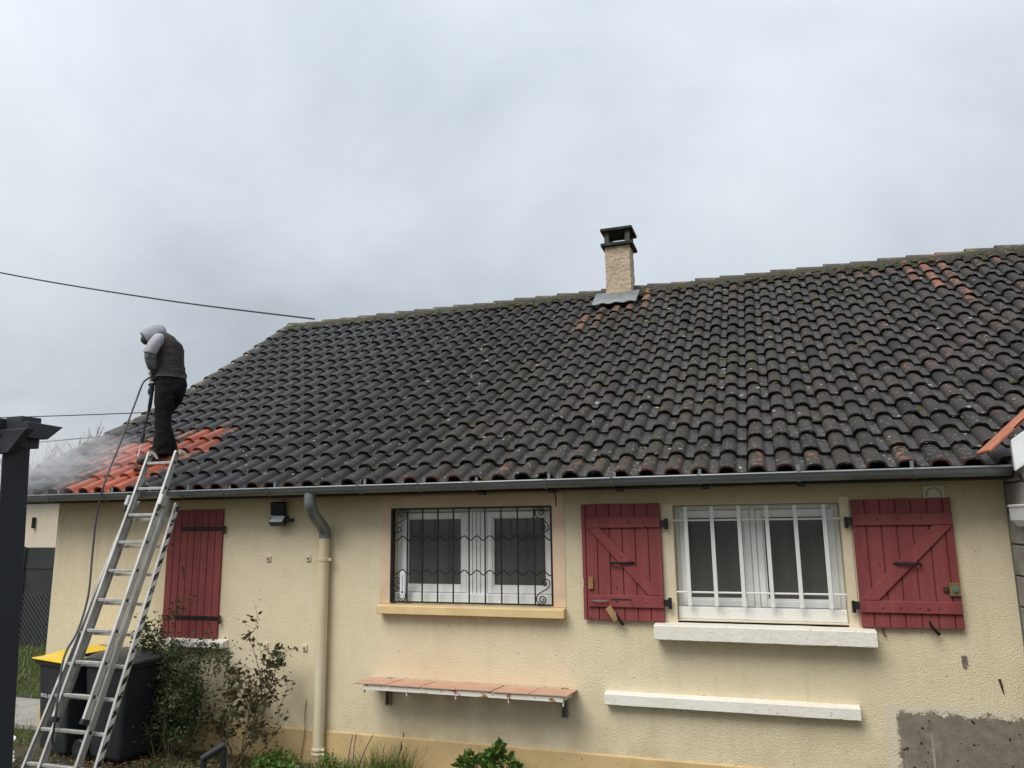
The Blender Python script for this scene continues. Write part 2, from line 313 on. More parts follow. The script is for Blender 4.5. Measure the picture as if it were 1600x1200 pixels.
M['chimney'] = simple('rough_beige_chimney_render', (0.53, 0.42, 0.30), 0.95, col2=(0.42, 0.33, 0.23), s=5, bmp=0.9, bs_=17, bd=0.045, spots=(9, 0.68, (0.30, 0.24, 0.17)))
M['cap_grey'] = simple('grey_cap_brick', (0.10, 0.097, 0.085), 0.9, col2=(0.05, 0.05, 0.04), s=9, bmp=0.5, bs_=30)
M['soot'] = simple('sooty_concrete', (0.022, 0.022, 0.021), 0.9, col2=(0.06, 0.06, 0.045), s=9, lo=0.5, hi=0.7, bmp=0.5, bs_=20, bd=0.01)
M['alu'] = simple('worn_aluminium', (0.56, 0.555, 0.53), 0.42, 0.55, col2=(0.42, 0.40, 0.37), s=4, stretch=(3, 3, 1), spots=(26, 0.68, (0.30, 0.29, 0.27)))
M['plastic_black'] = simple('black_plastic', (0.014, 0.015, 0.017), 0.45)
M['bin_grey'] = simple('dark_grey_bin_plastic', (0.018, 0.020, 0.024), 0.48, col2=(0.028, 0.03, 0.034), s=3)
M['bin_lid_grey'] = simple('grey_bin_lid', (0.055, 0.057, 0.06), 0.5)
M['yellow'] = simple('yellow_bin_lid', (0.72, 0.47, 0.015), 0.45)
M['anthracite'] = simple('anthracite_powder_coat', (0.030, 0.034, 0.042), 0.5, 0.1, col2=(0.026, 0.029, 0.036), s=2)
M['white_plastic'] = simple('white_plastic_lining', (0.78, 0.79, 0.80), 0.4, col2=(0.70, 0.71, 0.71), s=3)
M['terracotta'] = simple('new_terracotta', (0.46, 0.16, 0.085), 0.75, col2=(0.36, 0.12, 0.06), s=12, bmp=0.2, bs_=50)
M['block'] = simple('bare_concrete_block', (0.34, 0.325, 0.29), 0.95, col2=(0.22, 0.21, 0.185), s=5, bmp=0.7, bs_=45, bd=0.01, stretch=(1, 1, 1))
M['block_mortar'] = simple('grey_block_mortar', (0.15, 0.14, 0.125), 0.95, bmp=0.5, bs_=60)
M['floor_tile'] = simple('salmon_floor_tile', (0.56, 0.34, 0.24), 0.55, col2=(0.48, 0.27, 0.18), s=8, bmp=0.1)
M['rusty_white'] = simple('flaking_white_paint_on_rust', (0.74, 0.70, 0.62), 0.6, col2=(0.30, 0.12, 0.04), s=11, lo=0.56, hi=0.62, bmp=0.4, bs_=40, bd=0.003, stretch=(1, 1, 2))
M['leg_steel'] = simple('weathered_grey_steel', (0.20, 0.18, 0.16), 0.6, 0.3, col2=(0.34, 0.28, 0.2), s=12)
M['lens'] = simple('pale_lamp_glass', (0.62, 0.63, 0.62), 0.25)
M['solar'] = simple('solar_cell_blue_black', (0.008, 0.010, 0.022), 0.25)
M['soil'] = simple('grassy_soil', (0.060, 0.046, 0.028), 0.98, col2=(0.040, 0.055, 0.016), s=5, bmp=0.8, bs_=30, bd=0.03)
M['path'] = simple('pale_concrete_path', (0.33, 0.31, 0.275), 0.9, col2=(0.25, 0.23, 0.2), s=4, bmp=0.4, bs_=50)
M['screen'] = simple('dark_green_grey_screen', (0.020, 0.023, 0.023), 0.8, col2=(0.027, 0.031, 0.030), s=2)
M['wire'] = simple('plastic_coated_wire', (0.06, 0.065, 0.06), 0.5)
M['cable'] = simple('black_cable_rubber', (0.022, 0.022, 0.024), 0.6)
M['hose'] = simple('dark_grey_hose', (0.045, 0.045, 0.050), 0.5)
M['n_render'] = simple('pale_neighbour_render', (0.66, 0.58, 0.45), 0.95, col2=(0.60, 0.52, 0.39), s=3, bmp=0.6, bs_=25, bd=0.02)
M['bark'] = simple('grey_brown_bark', (0.11, 0.095, 0.085), 0.9)
M['stem'] = simple('brown_rose_cane', (0.10, 0.060, 0.030), 0.7, col2=(0.085, 0.085, 0.035), s=20)
def leafm(name, a, b_, s=9, rough=0.5):
    m, nt, b = new_mat(name); p = pos(nt)
    c = mix(nt, rng(nt, noise(nt, p, s, 3), 0.35, 0.65), a, b_)
    setv(nt, b.inputs['Base Color'], c); b.inputs['Roughness'].default_value = rough; b.inputs['Specular IOR Level'].default_value = 0.4
    t = nd(nt, 'ShaderNodeBsdfTranslucent'); setv(nt, t.inputs[0], c); mx = nd(nt, 'ShaderNodeMixShader'); mx.inputs[0].default_value = 0.22
    out = nt.nodes['Material Output']; nt.links.new(b.outputs[0], mx.inputs[1]); nt.links.new(t.outputs[0], mx.inputs[2]); nt.links.new(mx.outputs[0], out.inputs[0])
    return m
M['leaf_dark'] = leafm('dark_shrub_leaf', (0.036, 0.056, 0.018), (0.075, 0.095, 0.036), 14)
M['leaf_rose'] = leafm('rose_leaf', (0.046, 0.062, 0.024), (0.105, 0.066, 0.036), 7)
M['leaf_green'] = leafm('bright_green_leaf', (0.070, 0.150, 0.024), (0.130, 0.215, 0.042), 10)
M['grass'] = leafm('grass_blade', (0.085, 0.150, 0.026), (0.150, 0.185, 0.048), 6)
M['litter'] = leafm('dead_leaf', (0.13, 0.075, 0.04), (0.22, 0.15, 0.09), 20, 0.8)
M['hoodie'] = simple('light_grey_cotton', (0.40, 0.40, 0.44), 0.9, col2=(0.33, 0.33, 0.37), s=14, bmp=0.6, bs_=14, bd=0.02)
M['vest'] = simple('dark_brown_grey_padded_cloth', (0.042, 0.033, 0.031), 0.88, col2=(0.027, 0.022, 0.021), s=12, bmp=0.7, bs_=9, bd=0.03, stretch=(1, 1, 2.5))
M['trouser'] = simple('black_work_cotton', (0.0070, 0.0070, 0.008), 0.9, col2=(0.012, 0.012, 0.013), s=14, spec=0.2, bmp=0.6, bs_=11, bd=0.03, stretch=(1, 1, 1.6))
M['boot'] = simple('black_boot_leather', (0.012, 0.012, 0.013), 0.6, col2=(0.03, 0.028, 0.026), s=22)
M['glove'] = simple('dark_work_glove', (0.02, 0.02, 0.022), 0.75, col2=(0.05, 0.055, 0.05), s=25)
M['skin'] = simple('skin', (0.45, 0.27, 0.19), 0.5)
M['cuff'] = simple('grey_green_sleeve_guard', (0.075, 0.082, 0.080), 0.75, col2=(0.18, 0.195, 0.19), s=22)

# ------------------------------------------------------------------ ground, path
g = MB(); N = 24
def gz(x, y): return 0.012 * math.sin(x * 3.1 + y * 1.7) - 0.006
g.add([(-900, -900, -0.02), (900, -900, -0.02), (900, 900, -0.02), (-900, 900, -0.02)], [(0, 1, 2, 3)])
tag(g.build('ground', M['soil']), kind='structure', label='grassy earth ground at the foot of the cream house wall')
pth = MB(); pth.box(-12.5, -7.85, 0.15, 1.15, -0.03, 0.035)
tag(pth.build('path', M['path'], bevel=0.01), kind='structure', label='pale concrete path behind the yellow lidded bin')

# ------------------------------------------------------------------ roof geometry
T0 = (-0.32, 2.655); B_ROW = 0.36584; S0, K0 = R(30.93), R(0.546); PITCH = 0.2204; X0 = -7.7996
def roof(m):
    y, z = T0; n = 24
    for i in range(n):
        a = S0 + K0 * (m * (i + 0.5) / n - 9); y += B_ROW * m / n * math.cos(a); z += B_ROW * m / n * math.sin(a)
    return y, z
def slope(m): return S0 + K0 * (m - 9)
RIDGE_Y, RIDGE_Z = 5.40, 6.06
XL, XR = -8.50, 4.35

house = thing('house', (-3, 0, 0), 'single storey cream roughcast house with dark tiled roof, red shutters and a chimney', 'house')

# wall with two openings, drawn as rectangles round the openings plus the reveals
OPEN = [(-3.508, -1.888, 1.474, 2.372), (-0.803, 0.530, 1.398, 2.350)]
wb = MB(); xs = sorted({-7.81, 1.70, *[o[0] for o in OPEN], *[o[1] for o in OPEN]}); zs = sorted({-0.10, 2.64, *[o[2] for o in OPEN], *[o[3] for o in OPEN]})
for i in range(len(xs) - 1):
    for j in range(len(zs) - 1):
        cx, cz = (xs[i] + xs[i + 1]) / 2, (zs[j] + zs[j + 1]) / 2
        if any(o[0] < cx < o[1] and o[2] < cz < o[3] for o in OPEN): continue
        wb.add([(xs[i], 0, zs[j]), (xs[i + 1], 0, zs[j]), (xs[i + 1], 0, zs[j + 1]), (xs[i], 0, zs[j + 1])], [(0, 1, 2, 3)])
for a, b_, c, d in OPEN:
    D = 0.24
    wb.add([(a, 0, c), (a, D, c), (a, D, d), (a, 0, d)], [(0, 1, 2, 3)]); wb.add([(b_, 0, c), (b_, 0, d), (b_, D, d), (b_, D, c)], [(0, 1, 2, 3)])
    wb.add([(a, 0, d), (a, D, d), (b_, D, d), (b_, 0, d)], [(0, 1, 2, 3)]); wb.add([(a, 0, c), (b_, 0, c), (b_, D, c), (a, D, c)], [(0, 1, 2, 3)])
wb.add([(1.70, 0.26, -0.1), (4.3, 0.26, -0.1), (4.3, 0.26, 2.64), (1.70, 0.26, 2.64)], [(0, 1, 2, 3)])
wb.add([(1.70, 0, -0.1), (1.70, 0.26, -0.1), (1.70, 0.26, 2.64), (1.70, 0, 2.64)], [(0, 1, 2, 3)])
# gable end and back
wb.add([(-7.81, 0, -0.1), (-7.81, 0, 2.64), (-7.81, RIDGE_Y, 5.80), (-7.81, 10.8, 2.64), (-7.81, 10.8, -0.1)], [(0, 1, 2, 3, 4)])
wb.add([(-7.81, 10.8, -0.1), (-7.81, 10.8, 2.64), (4.3, 10.8, 2.64), (4.3, 10.8, -0.1)], [(0, 1, 2, 3)])
wb.add([(4.3, 0.3, -0.1), (4.3, 0.3, 2.64), (4.3, RIDGE_Y, 5.80), (4.3, 10.8, 2.64), (4.3, 10.8, -0.1)], [(0, 1, 2, 3, 4)])
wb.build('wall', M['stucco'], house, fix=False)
pl = MB(); pl.prism([(-0.016, -0.1), (-0.016, 0.277), (-0.006, 0.287), (0.02, 0.287), (0.02, -0.1)], 'x', -7.825, 0.72)
pl.build('plinth', M['plinth'], house, bevel=0.002)
ck = MB(); zz = [(-3.36, 0.33), (-3.352, 0.29), (-3.37, 0.24), (-3.365, 0.2), (-3.385, 0.15), (-3.39, 0.10), (-3.41, 0.05)]
ck.tube([(x, -0.0165 if z < 0.285 else -0.001, z) for x, z in zz], [0.002, 0.006, 0.004, 0.007, 0.005, 0.006, 0.003], 5)
ck.build('plinth_crack', M['dark_wood'], house)

# roof: dark underlay following the sagging slope, plain back slope
rb = MB(); prof = [roof(m * 17.6 / 16) for m in range(17)]
vs = []
for y, z in prof: vs += [(XL + 0.02, y, z - 0.12), (XR, y, z - 0.12)]
rb.add(vs, [(2 * i, 2 * i + 1, 2 * i + 3, 2 * i + 2) for i in range(16)])
yb, zb = prof[-1]
rb.add([(XL + 0.02, yb, zb - 0.12), (XR, yb, zb - 0.12), (XR, 11.1, 2.62), (XL + 0.02, 11.1, 2.62)], [(0, 1, 2, 3)])
roof_o = rb.build('roof', M['under'], house, fix=False)
eb = MB(); eb.box(-8.5, 1.70, -0.275, -0.25, 2.50, 2.585); eb.box(-8.5, 1.70, -0.25, 0.0, 2.50, 2.515)
eb.build('eave_board', M['dark_wood'], house)

# one tile: roman profile, thickness, tapered towards its head
PU = [-.074, -.071, -.060, -.040, -.014, .014, .040, .060, .071, .082, .102, .152]
PZ = [.001, .018, .040, .054, .0605, .0605, .054, .040, .020, .005, .000, .001]
HT = 0.0605; TH = 0.017; LEN = B_ROW + 0.055
def tile_geo(jit=0.0):
    n = len(PU); v = []; f = []
    nor = []
    for i in range(n):
        a, c = max(i - 1, 0), min(i + 1, n - 1); dx, dz = PU[c] - PU[a], PZ[c] - PZ[a]; l = math.hypot(dx, dz); nor.append((-dz / l, dx / l))
    def ring(y, drop, ku, kz, off):
        out = []
        for i in range(n):
            w = 1.0 if PU[i] > 0.1 else ku
            out.append((PU[i] * w - nor[i][0] * off, y, PZ[i] * kz - HT - drop - nor[i][1] * off))
        return out
    slopek = 0.027 / B_ROW
    v += ring(0, 0, 1, 1, 0); v += ring(LEN * 0.5, LEN * 0.5 * slopek, 0.94, 0.95, 0); v += ring(LEN, LEN * slopek, 0.85, 0.88, 0)
    v += ring(0, 0, 1, 1, TH); v += ring(LEN, LEN * slopek, 0.85, 0.88, TH)
    for r in (0, 1):
        for i in range(n - 1): f.append((r * n + i, r * n + i + 1, (r + 1) * n + i + 1, (r + 1) * n + i))
    top = len(f)
    for i in range(n - 1): f.append((3 * n + i + 1, 3 * n + i, 4 * n + i, 4 * n + i + 1))
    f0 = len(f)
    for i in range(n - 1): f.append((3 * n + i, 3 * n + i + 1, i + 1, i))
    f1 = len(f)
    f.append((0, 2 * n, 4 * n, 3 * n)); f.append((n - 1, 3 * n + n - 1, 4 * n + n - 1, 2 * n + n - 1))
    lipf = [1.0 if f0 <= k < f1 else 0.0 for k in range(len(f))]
    return v, f, lipf
TV, TF, TL = tile_geo()
TH_P = [PZ[i % len(PU)] / HT for i in range(len(TV))]
def tile_mesh(tint, worn, eave=False):
    me = bpy.data.meshes.new('roof_tile'); me.from_pydata(TV, [], TF); me.materials.append(M['tile'])
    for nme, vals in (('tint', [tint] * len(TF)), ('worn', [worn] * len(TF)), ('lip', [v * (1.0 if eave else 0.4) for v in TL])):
        me.attributes.new(nme, 'FLOAT', 'FACE').data.foreach_set('value', vals)
    me.attributes.new('hgt', 'FLOAT', 'POINT').data.foreach_set('value', TH_P)
    me.polygons.foreach_set('use_smooth', [True] * len(TF)); me.set_sharp_from_angle(angle=R(50)); me.update(); return me
CLEAN = {(2,0),(3,0),(4,0),(5,0),(2,1),(3,1),(4,1),(5,1),(2,2),(3,2),(4,2),(5,2),(1,2),(0,3),(1,3),(2,3),(3,3),(4,3),(5,3),(6,3),(4,4),(5,4)}
HALF = {(6,0):.5,(6,1):.62,(6,2):.7,(6,4):.66,(3,4):.7,(2,4):.6,(5,5):.5,(0,2):.66,(-1,3):.6,(-1,2):.5,(1,4):.7,(1,1):.66,(1,0):.55,(0,1):.5}
WORN = {(24,13):.62,(25,13):.5,(24,14):.66,(25,14):.45,(25,15):.5,(26,15):.62,(27,15):.62,(28,15):.5,(28,16):.7,(28,17):.7,
        (47,12):.5,(47,13):.62,(46,14):.66,(47,14):.62,(45,15):.6,(46,15):.68,(47,15):.45,(45,16):.55,(46,16):.66,(47,16):.6,(45,17):.66,(46,17):.55,(47,17):.5,(48,17):.5,(44,17):.4,(44,16):.4,(43,17):.4}
tiles = []
for m_ in range(18):
    for n_ in range(-3, 56):
        x = X0 + PITCH * n_
        if x > XR - 0.1: continue
        # keep clear of the chimney shaft
        y, z = roof(m_)
        if -2.33 < x < -1.83 and 4.85 < y + 0.15 < 5.45: continue
        w = WORN.get((n_, m_))
        if (n_, m_) in CLEAN: w = 1.0
        elif (n_, m_) in HALF: w = HALF[(n_, m_)]
        if w is None:
            base = 0.02 if x < -5.5 else 0.08
            if x > -1.5: base = 0.16
            if x > 1.2: base = 0.26
            if m_ == 0 and x > -2.5: base = 0.34
            if m_ >= 16: base += 0.12
            w = max(0, base + rnd.uniform(-0.14, 0.14)); w = 0.3 if rnd.random() < 0.03 and x > -5 else w
        px_, py_, d = proj((x, y + 0.15, z + 0.05))
        vis = -30 < px_ < 1630 and -30 < py_ < 1230
        tiles.append(((1 / d if vis else 0), n_, m_, x, y, z, slope(m_ + 0.5), min(1.0, round(w, 1)), rnd.choice([0.0, 0.2, 0.35, 0.5, 0.65, 0.85, 1.0])))
tiles.sort(key=lambda t: -t[0])
cache = {}
big = MB(); b_t, b_w, b_l, b_h = [], [], [], []
for k, (sz, n_, m_, x, y, z, a, w, ti) in enumerate(tiles):
    jx, jy, jr = rnd.gauss(0, 0.0035), rnd.gauss(0, 0.006) - (rnd.random() < .03) * rnd.uniform(.01, .03), rnd.gauss(0, 0.011)
    rot = Matrix.Rotation(a, 4, 'X') @ Matrix.Rotation(jr, 4, 'Z') @ Matrix.Rotation(rnd.gauss(0, 0.014), 4, 'Y') @ Matrix.Rotation(rnd.gauss(0, 0.004), 4, 'X')
    loc = Vector((x + jx, y + jy * math.cos(a), z + jy * math.sin(a) + rnd.uniform(0, 0.003)))
    if k < 300:
        key = (ti, w, m_ == 0)
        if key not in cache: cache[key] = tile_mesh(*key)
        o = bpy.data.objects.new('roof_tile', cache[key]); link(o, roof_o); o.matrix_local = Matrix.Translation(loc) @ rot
    else:
        mw = Matrix.Translation(loc) @ rot
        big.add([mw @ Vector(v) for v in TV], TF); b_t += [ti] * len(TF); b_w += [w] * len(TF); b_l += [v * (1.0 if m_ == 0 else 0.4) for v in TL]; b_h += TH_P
me = big.mesh('roof_tiling', M['tile'], fix=False)
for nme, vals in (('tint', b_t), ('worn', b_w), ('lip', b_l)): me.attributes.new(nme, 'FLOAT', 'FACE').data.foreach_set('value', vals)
me.attributes.new('hgt', 'FLOAT', 'POINT').data.foreach_set('value', b_h)
me.polygons.foreach_set('use_smooth', [True] * len(me.polygons)); me.set_sharp_from_angle(angle=R(50))
tag(link(bpy.data.objects.new('roof_tiling', me), roof_o), kind='stuff')

# verge tiles down the left edge, ridge tiles along the top
def half_round(r0, r1, L, th, n=9, a0=-1.0, a1=math.pi + 1.0):
    mb = MB(); v = []
    for y, r in ((0, r0), (L, r1)):
        for i in range(n):
            t = a0 + (a1 - a0) * i / (n - 1); v.append((r * math.cos(t), y, r * math.sin(t)))
    for y, r in ((0, r0 - th), (L, r1 - th)):
        for i in range(n):
            t = a0 + (a1 - a0) * i / (n - 1); v.append((r * math.cos(t), y, r * math.sin(t)))
    f = [(i, i + 1, n + i + 1, n + i) for i in range(n - 1)] + [(2 * n + i + 1, 2 * n + i, 3 * n + i, 3 * n + i + 1) for i in range(n - 1)] + [(i + 1, i, 2 * n + i, 2 * n + i + 1) for i in range(n - 1)]
    f += [(0, n, 3 * n, 2 * n), (n - 1, 3 * n - 1, 4 * n - 1, 2 * n - 1)]
    mb.add(v, f); return mb
vm = half_round(0.083, 0.070, 0.42, 0.014, 10, -0.2, math.pi + 0.2).mesh('verge_tile', M['verge'], 'smooth')
for m_ in range(18):
    y, z = roof(m_); o = bpy.data.objects.new('verge_tile', vm); link(o, roof_o)
    o.matrix_local = Matrix.Translation((XL - 0.055 + rnd.gauss(0, .006), y, z - 0.062 + rnd.gauss(0, .003))) @ Matrix.Rotation(slope(m_ + .5) - 0.05, 4, 'X')
rm = half_round(0.118, 0.100, 0.44, 0.020, 11, 0.15, math.pi - 0.15).mesh('ridge_tile', M['ridge'], 'smooth')
x = XL + 0.30; k = 0
while x < XR:
    o = bpy.data.objects.new('ridge_tile', rm); link(o, roof_o)      # each laps over the one to its left
    o.matrix_local = Matrix.Translation((x, RIDGE_Y, RIDGE_Z - 0.125 + rnd.gauss(0, .004))) @ Matrix.Rotation(R(90), 4, 'Z') @ Matrix.Rotation(math.pi, 4, 'Z') @ Matrix.Rotation(-0.042 + rnd.gauss(0, .010), 4, 'X') @ Matrix.Translation((0, -0.40, 0))
    x += 0.385; k += 1
mo = MB(); nx = 260; vs = []; fs = []
for i in range(nx):
    xx = XL - 0.06 + (XR - XL) * i / (nx - 1)
    y17, z17 = roof(17.02)
    for j, (t, h) in enumerate(((0.0, -0.055), (0.28, -0.002), (0.6, 0.03), (1.0, 0.01))):
        y = y17 + 0.015 + (RIDGE_Y - 0.05 - y17) * t; z = z17 + (RIDGE_Z - 0.06 - z17) * t + h
        nn = mnoise.noise((xx * 6, j * 3.1, 0)) ; vs.append((xx, y + 0.02 * nn - (0.03 * (mnoise.noise((xx * 2.3, 7, j))) if j < 2 else 0), z + 0.018 * mnoise.noise((xx * 9, j * 5.1, 3))))
for i in range(nx - 1):
    for j in range(3): fs.append((i * 4 + j, (i + 1) * 4 + j, (i + 1) * 4 + j + 1, i * 4 + j + 1))
mo.add(vs, fs); mo.build('ridge_mortar', M['mortar'], roof_o, 'all')

# moss cushions and lichen flakes sitting on the tiles
def blob_cloud(name, mat, spots, flat):
    mb = MB()
    for (x, y, z, a, r) in spots:
        n = 7; rot = Matrix.Rotation(a, 3, 'X'); c = Vector((x, y, z)); vs = []
        st = rnd.uniform(0.6, 1.7)
        for q, hh in ((1.0, 0.0), (0.62, 0.8)):
            for i in range(n):
                t = 2 * math.pi * i / n + q; rr = r * q * rnd.uniform(0.7, 1.25); vs.append(c + rot @ Vector((rr * math.cos(t) * st, rr * math.sin(t), hh * r * flat)))
        vs.append(c + rot @ Vector((0, 0, r * flat)))
        fs = [(i, (i + 1) % n, n + (i + 1) % n, n + i) for i in range(n)] + [(n + i, n + (i + 1) % n, 2 * n) for i in range(n)]
        mb.add(vs, fs)
    return tag(mb.build(name, mat, roof_o, 'all'), kind='stuff')
def pan_spot(n_, m_, fu, fs_):
    y, z = roof(m_ + fs_); a = slope(m_ + fs_); x = X0 + PITCH * n_ + fu
    u = fu if fu < .145 else fu - PITCH
    pz = 0.0
    for i in range(len(PU) - 1):
        if PU[i] <= u <= PU[i + 1]: pz = PZ[i] + (PZ[i + 1] - PZ[i]) * (u - PU[i]) / (PU[i + 1] - PU[i])
    h = pz - HT - 0.027 * fs_ + 0.001
    return x, y - math.sin(a) * h, z + math.cos(a) * h, a
sp = []
for _ in range(330):
    n_ = int(rnd.triangular(9, 55, 30)); m_ = rnd.randrange(0, 18); fu = rnd.choice([rnd.uniform(.085, .14), rnd.uniform(.08, .14), rnd.uniform(-.05, .06)])
    sp.append((*pan_spot(n_, m_, fu, rnd.choice([0.03, 0.06, rnd.uniform(0.6, 0.95), rnd.uniform(.1, .9)])), rnd.uniform(0.007, 0.026)))
for _ in range(46):                                              # clumps of moss where debris lies in the pans
    n0, m0 = int(rnd.triangular(12, 55, 32)), rnd.randrange(0, 17); fu0, fs0 = rnd.uniform(.09, .13), rnd.choice([.04, .9, rnd.uniform(.1, .9)])
    for _k in range(rnd.randrange(3, 9)):
        sp.append((*pan_spot(n0, m0, min(.142, max(.08, fu0 + rnd.gauss(0, .018))), min(.97, max(.02, fs0 + rnd.gauss(0, .05)))), rnd.uniform(0.008, 0.022)))
for _ in range(230):
    n_ = rnd.uniform(-3, 55); sp.append((X0 + PITCH * n_, *[q + d_ for q, d_ in zip(roof(17.15 + rnd.uniform(0, .3)), (0, 0.0))], 0.7, rnd.uniform(0.012, 0.034)))
blob_cloud('moss_cushions', M['moss'], sp, 0.55)
sp = []
for _ in range(420):
    n_ = int(rnd.triangular(4, 55, 32)); m_ = rnd.randrange(0, 18); fu = rnd.choice([rnd.uniform(.085, .14), rnd.uniform(.085, .14), rnd.uniform(-.06, .07)])
    sp.append((*pan_spot(n_, m_, fu, rnd.uniform(.02, .95)), rnd.choice([rnd.uniform(0.003, 0.010)] * 2 + [rnd.uniform(.010, .022)])))
sp.append((*pan_spot(27, 5, 0.09, 0.5), 0.030))
blob_cloud('lichen_flakes', M['lichen'], sp, 0.18)

# chimney
ch = MB(); nz = 26; cx0, cx1, cy0, cy1, cz0, cz1 = -2.285, -1.880, 5.0, 5.40, 5.55, 6.645
vs = []; fs = []; per = []
for i in range(8): per.append((cx0 + (cx1 - cx0) * i / 8, cy0))
for i in range(8): per.append((cx1, cy0 + (cy1 - cy0) * i / 8))
for i in range(8): per.append((cx1 - (cx1 - cx0) * i / 8, cy1))
for i in range(8): per.append((cx0, cy1 - (cy1 - cy0) * i / 8))
np_ = len(per); mx_, my_ = (cx0 + cx1) / 2, (cy0 + cy1) / 2
for k in range(nz):
    z = cz0 + (cz1 - cz0) * k / (nz - 1)
    for (px_, py_) in per:
        q = 0.014 * mnoise.noise((px_ * 11, py_ * 11, z * 11)) + 0.008 * mnoise.noise((px_ * 25, py_ * 25, z * 25)); d = Vector((px_ - mx_, py_ - my_)); l = d.length
        fl = 1 + 0.012 / l * max(0, (5.95 - z)) * 2
        vs.append((mx_ + d.x * fl + d.x / l * q, my_ + d.y * fl + d.y / l * q, z))
for k in range(nz - 1):
    for i in range(np_): fs.append((k * np_ + i, k * np_ + (i + 1) % np_, (k + 1) * np_ + (i + 1) % np_, (k + 1) * np_ + i))
fs.append(tuple((nz - 1) * np_ + i for i in range(np_)))
ch.add(vs, fs); chim = ch.build('chimney', M['chimney'], house, 'smooth')
for (a, b_, c, d, z0, z1) in ((-2.345, -1.82, 4.94, 5.46, 6.646, 6.70), (-2.345, -1.82, 4.94, 5.46, 6.905, 6.955)):
    MB().box(a, b_, c, d, z0, z1).build('cap_slab', M['soot'], chim, bevel=0.008)
for lx in (-2.27, -1.93):
    for ly in (5.0, 5.34):
        MB().box(lx - 0.02, lx + 0.055, ly, ly + 0.07, 6.70, 6.905).build('cap_leg', M['cap_grey'], chim, bevel=0.006)
fl = MB(); vs = []; fs = []; nn_ = 25                      # lead flashing apron dressed over the tiles
for i in range(nn_):
    x = -2.46 + (0.71) * i / (nn_ - 1)
    for t in (0.0, 0.5, 1.0):
        y, z = roof(15.75 + 1.35 * t)
        u = ((x - X0 + .08) % PITCH) - .08
        rip = 0.022 * max(0, math.cos(u / .075 * math.pi / 2)) * (1 - t) if abs(u) < .075 else 0
        vs.append((x, y - 0.02, z + 0.035 + rip - 0.02 * (1 - t)))
for i in range(nn_ - 1):
    for j in (0, 1): fs.append((i * 3 + j, (i + 1) * 3 + j, (i + 1) * 3 + j + 1, i * 3 + j + 1))
fl.add(vs, fs); fo = fl.build('flashing', M['zinc_lite'], chim, 'smooth'); sm = fo.modifiers.new('s', 'SOLIDIFY'); sm.thickness = 0.006

# gutter with brackets
GX0, GX1, GY, GZ, GR = -8.72, 1.665, -0.372, 2.578, 0.066
gt = MB(); ns = 13
def arc(r, x): return [(x, GY + r * math.cos(math.pi + math.pi * i / (ns - 1)), GZ + r * math.sin(math.pi + math.pi * i / (ns - 1))) for i in range(ns)]
segs = 60
vs = []
for k in range(segs + 1): vs += arc(GR, GX0 + (GX1 - GX0) * k / segs)
gt.add(vs, [(k * ns + i, (k + 1) * ns + i, (k + 1) * ns + i + 1, k * ns + i + 1) for k in range(segs) for i in range(ns - 1)])
for X_ in (GX0, GX1): gt.add(arc(GR, X_), [tuple(range(ns))])
gt.tube([(GX0, GY - GR - .004, GZ), (GX1, GY - GR - .004, GZ)], 0.0095, 8)
gut = gt.build('gutter', M['zinc'], house, 'smooth')
sm = gut.modifiers.new('s', 'SOLIDIFY'); sm.thickness = 0.003
for bx in (-8.2, -7.48, -6.72, -6.21, -5.71, -5.19, -4.65, -3.64, -3.02, -2.5, -1.82, -1.24, -0.53, 0.23, 1.04):
    bk = MB(); r = GR + 0.004; w = 0.013; v = []
    for s_ in (-w, w):
        for rr in (GR + 0.001, GR + 0.006): v += arc(rr, bx + s_)
    f = [(i, i + 1, ns + i + 1, ns + i) for i in range(ns - 1)] + [(2 * ns + i + 1, 2 * ns + i, 3 * ns + i, 3 * ns + i + 1) for i in range(ns - 1)] + [(ns + i, ns + i + 1, 3 * ns + i + 1, 3 * ns + i) for i in range(ns - 1)]
    bk.add(v, f); bk.box(bx - w, bx + w, GY - GR - .016, GY - GR + .012, GZ - .004, GZ + .0125); bk.box(bx - w, bx + w, GY + GR - .006, GY + GR + .004, GZ - .004, GZ + .07)
    bk.build('gutter_bracket', M['zinc'], gut, 'smooth')
for bx in (-2.45, -1.80, -1.20, -0.49, 0.245):
    MB().box(bx - 0.03, bx + 0.03, -0.33, -0.26, 2.472, 2.50).build('rafter_bolt', M['black_iron'], gut, bevel=0.004)
for sx in (-5.45, -4.35, -2.9, -0.15):
    v = []
    for s_ in (-.03, .03): v += arc(GR + 0.0015, sx + s_)
    MB().add(v, [(i, i + 1, ns + i + 1, ns + i) for i in range(ns - 1)]).build('solder_joint', M['zinc'], gut, 'smooth')

# downpipe
def smooth_path(pts, n=6):
    pts = [Vector(p) for p in pts]; out = []
    for i in range(len(pts) - 1):
        p0, p1, p2, p3 = pts[max(i - 1, 0)], pts[i], pts[i + 1], pts[min(i + 2, len(pts) - 1)]
        for k in range(n):
            t = k / n; out.append(0.5 * ((2 * p1) + (p2 - p0) * t + (2 * p0 - 5 * p1 + 4 * p2 - p3) * t * t + (3 * p1 - p0 - 3 * p2 + p3) * t ** 3))
    out.append(pts[-1]); return out
DPX, DPY = -4.215, -0.068
dp = MB(); dp.tube([(DPX, DPY, 2.115), (DPX, DPY, 1.9), (DPX, DPY, 0.12)], 0.0535, 18)
dpo = dp.build('downpipe', M['pvc_cream'], house, 'smooth')
sw = MB(); sw.tube(smooth_path([(-4.205, -0.36, 2.525), (-4.205, -0.36, 2.46), (-4.205, -0.345, 2.40), (-4.208, -0.27, 2.31), (-4.212, -0.155, 2.235), (-4.215, -0.085, 2.175), (DPX, DPY, 2.13), (DPX, DPY, 2.09)]), 0.057, 18)
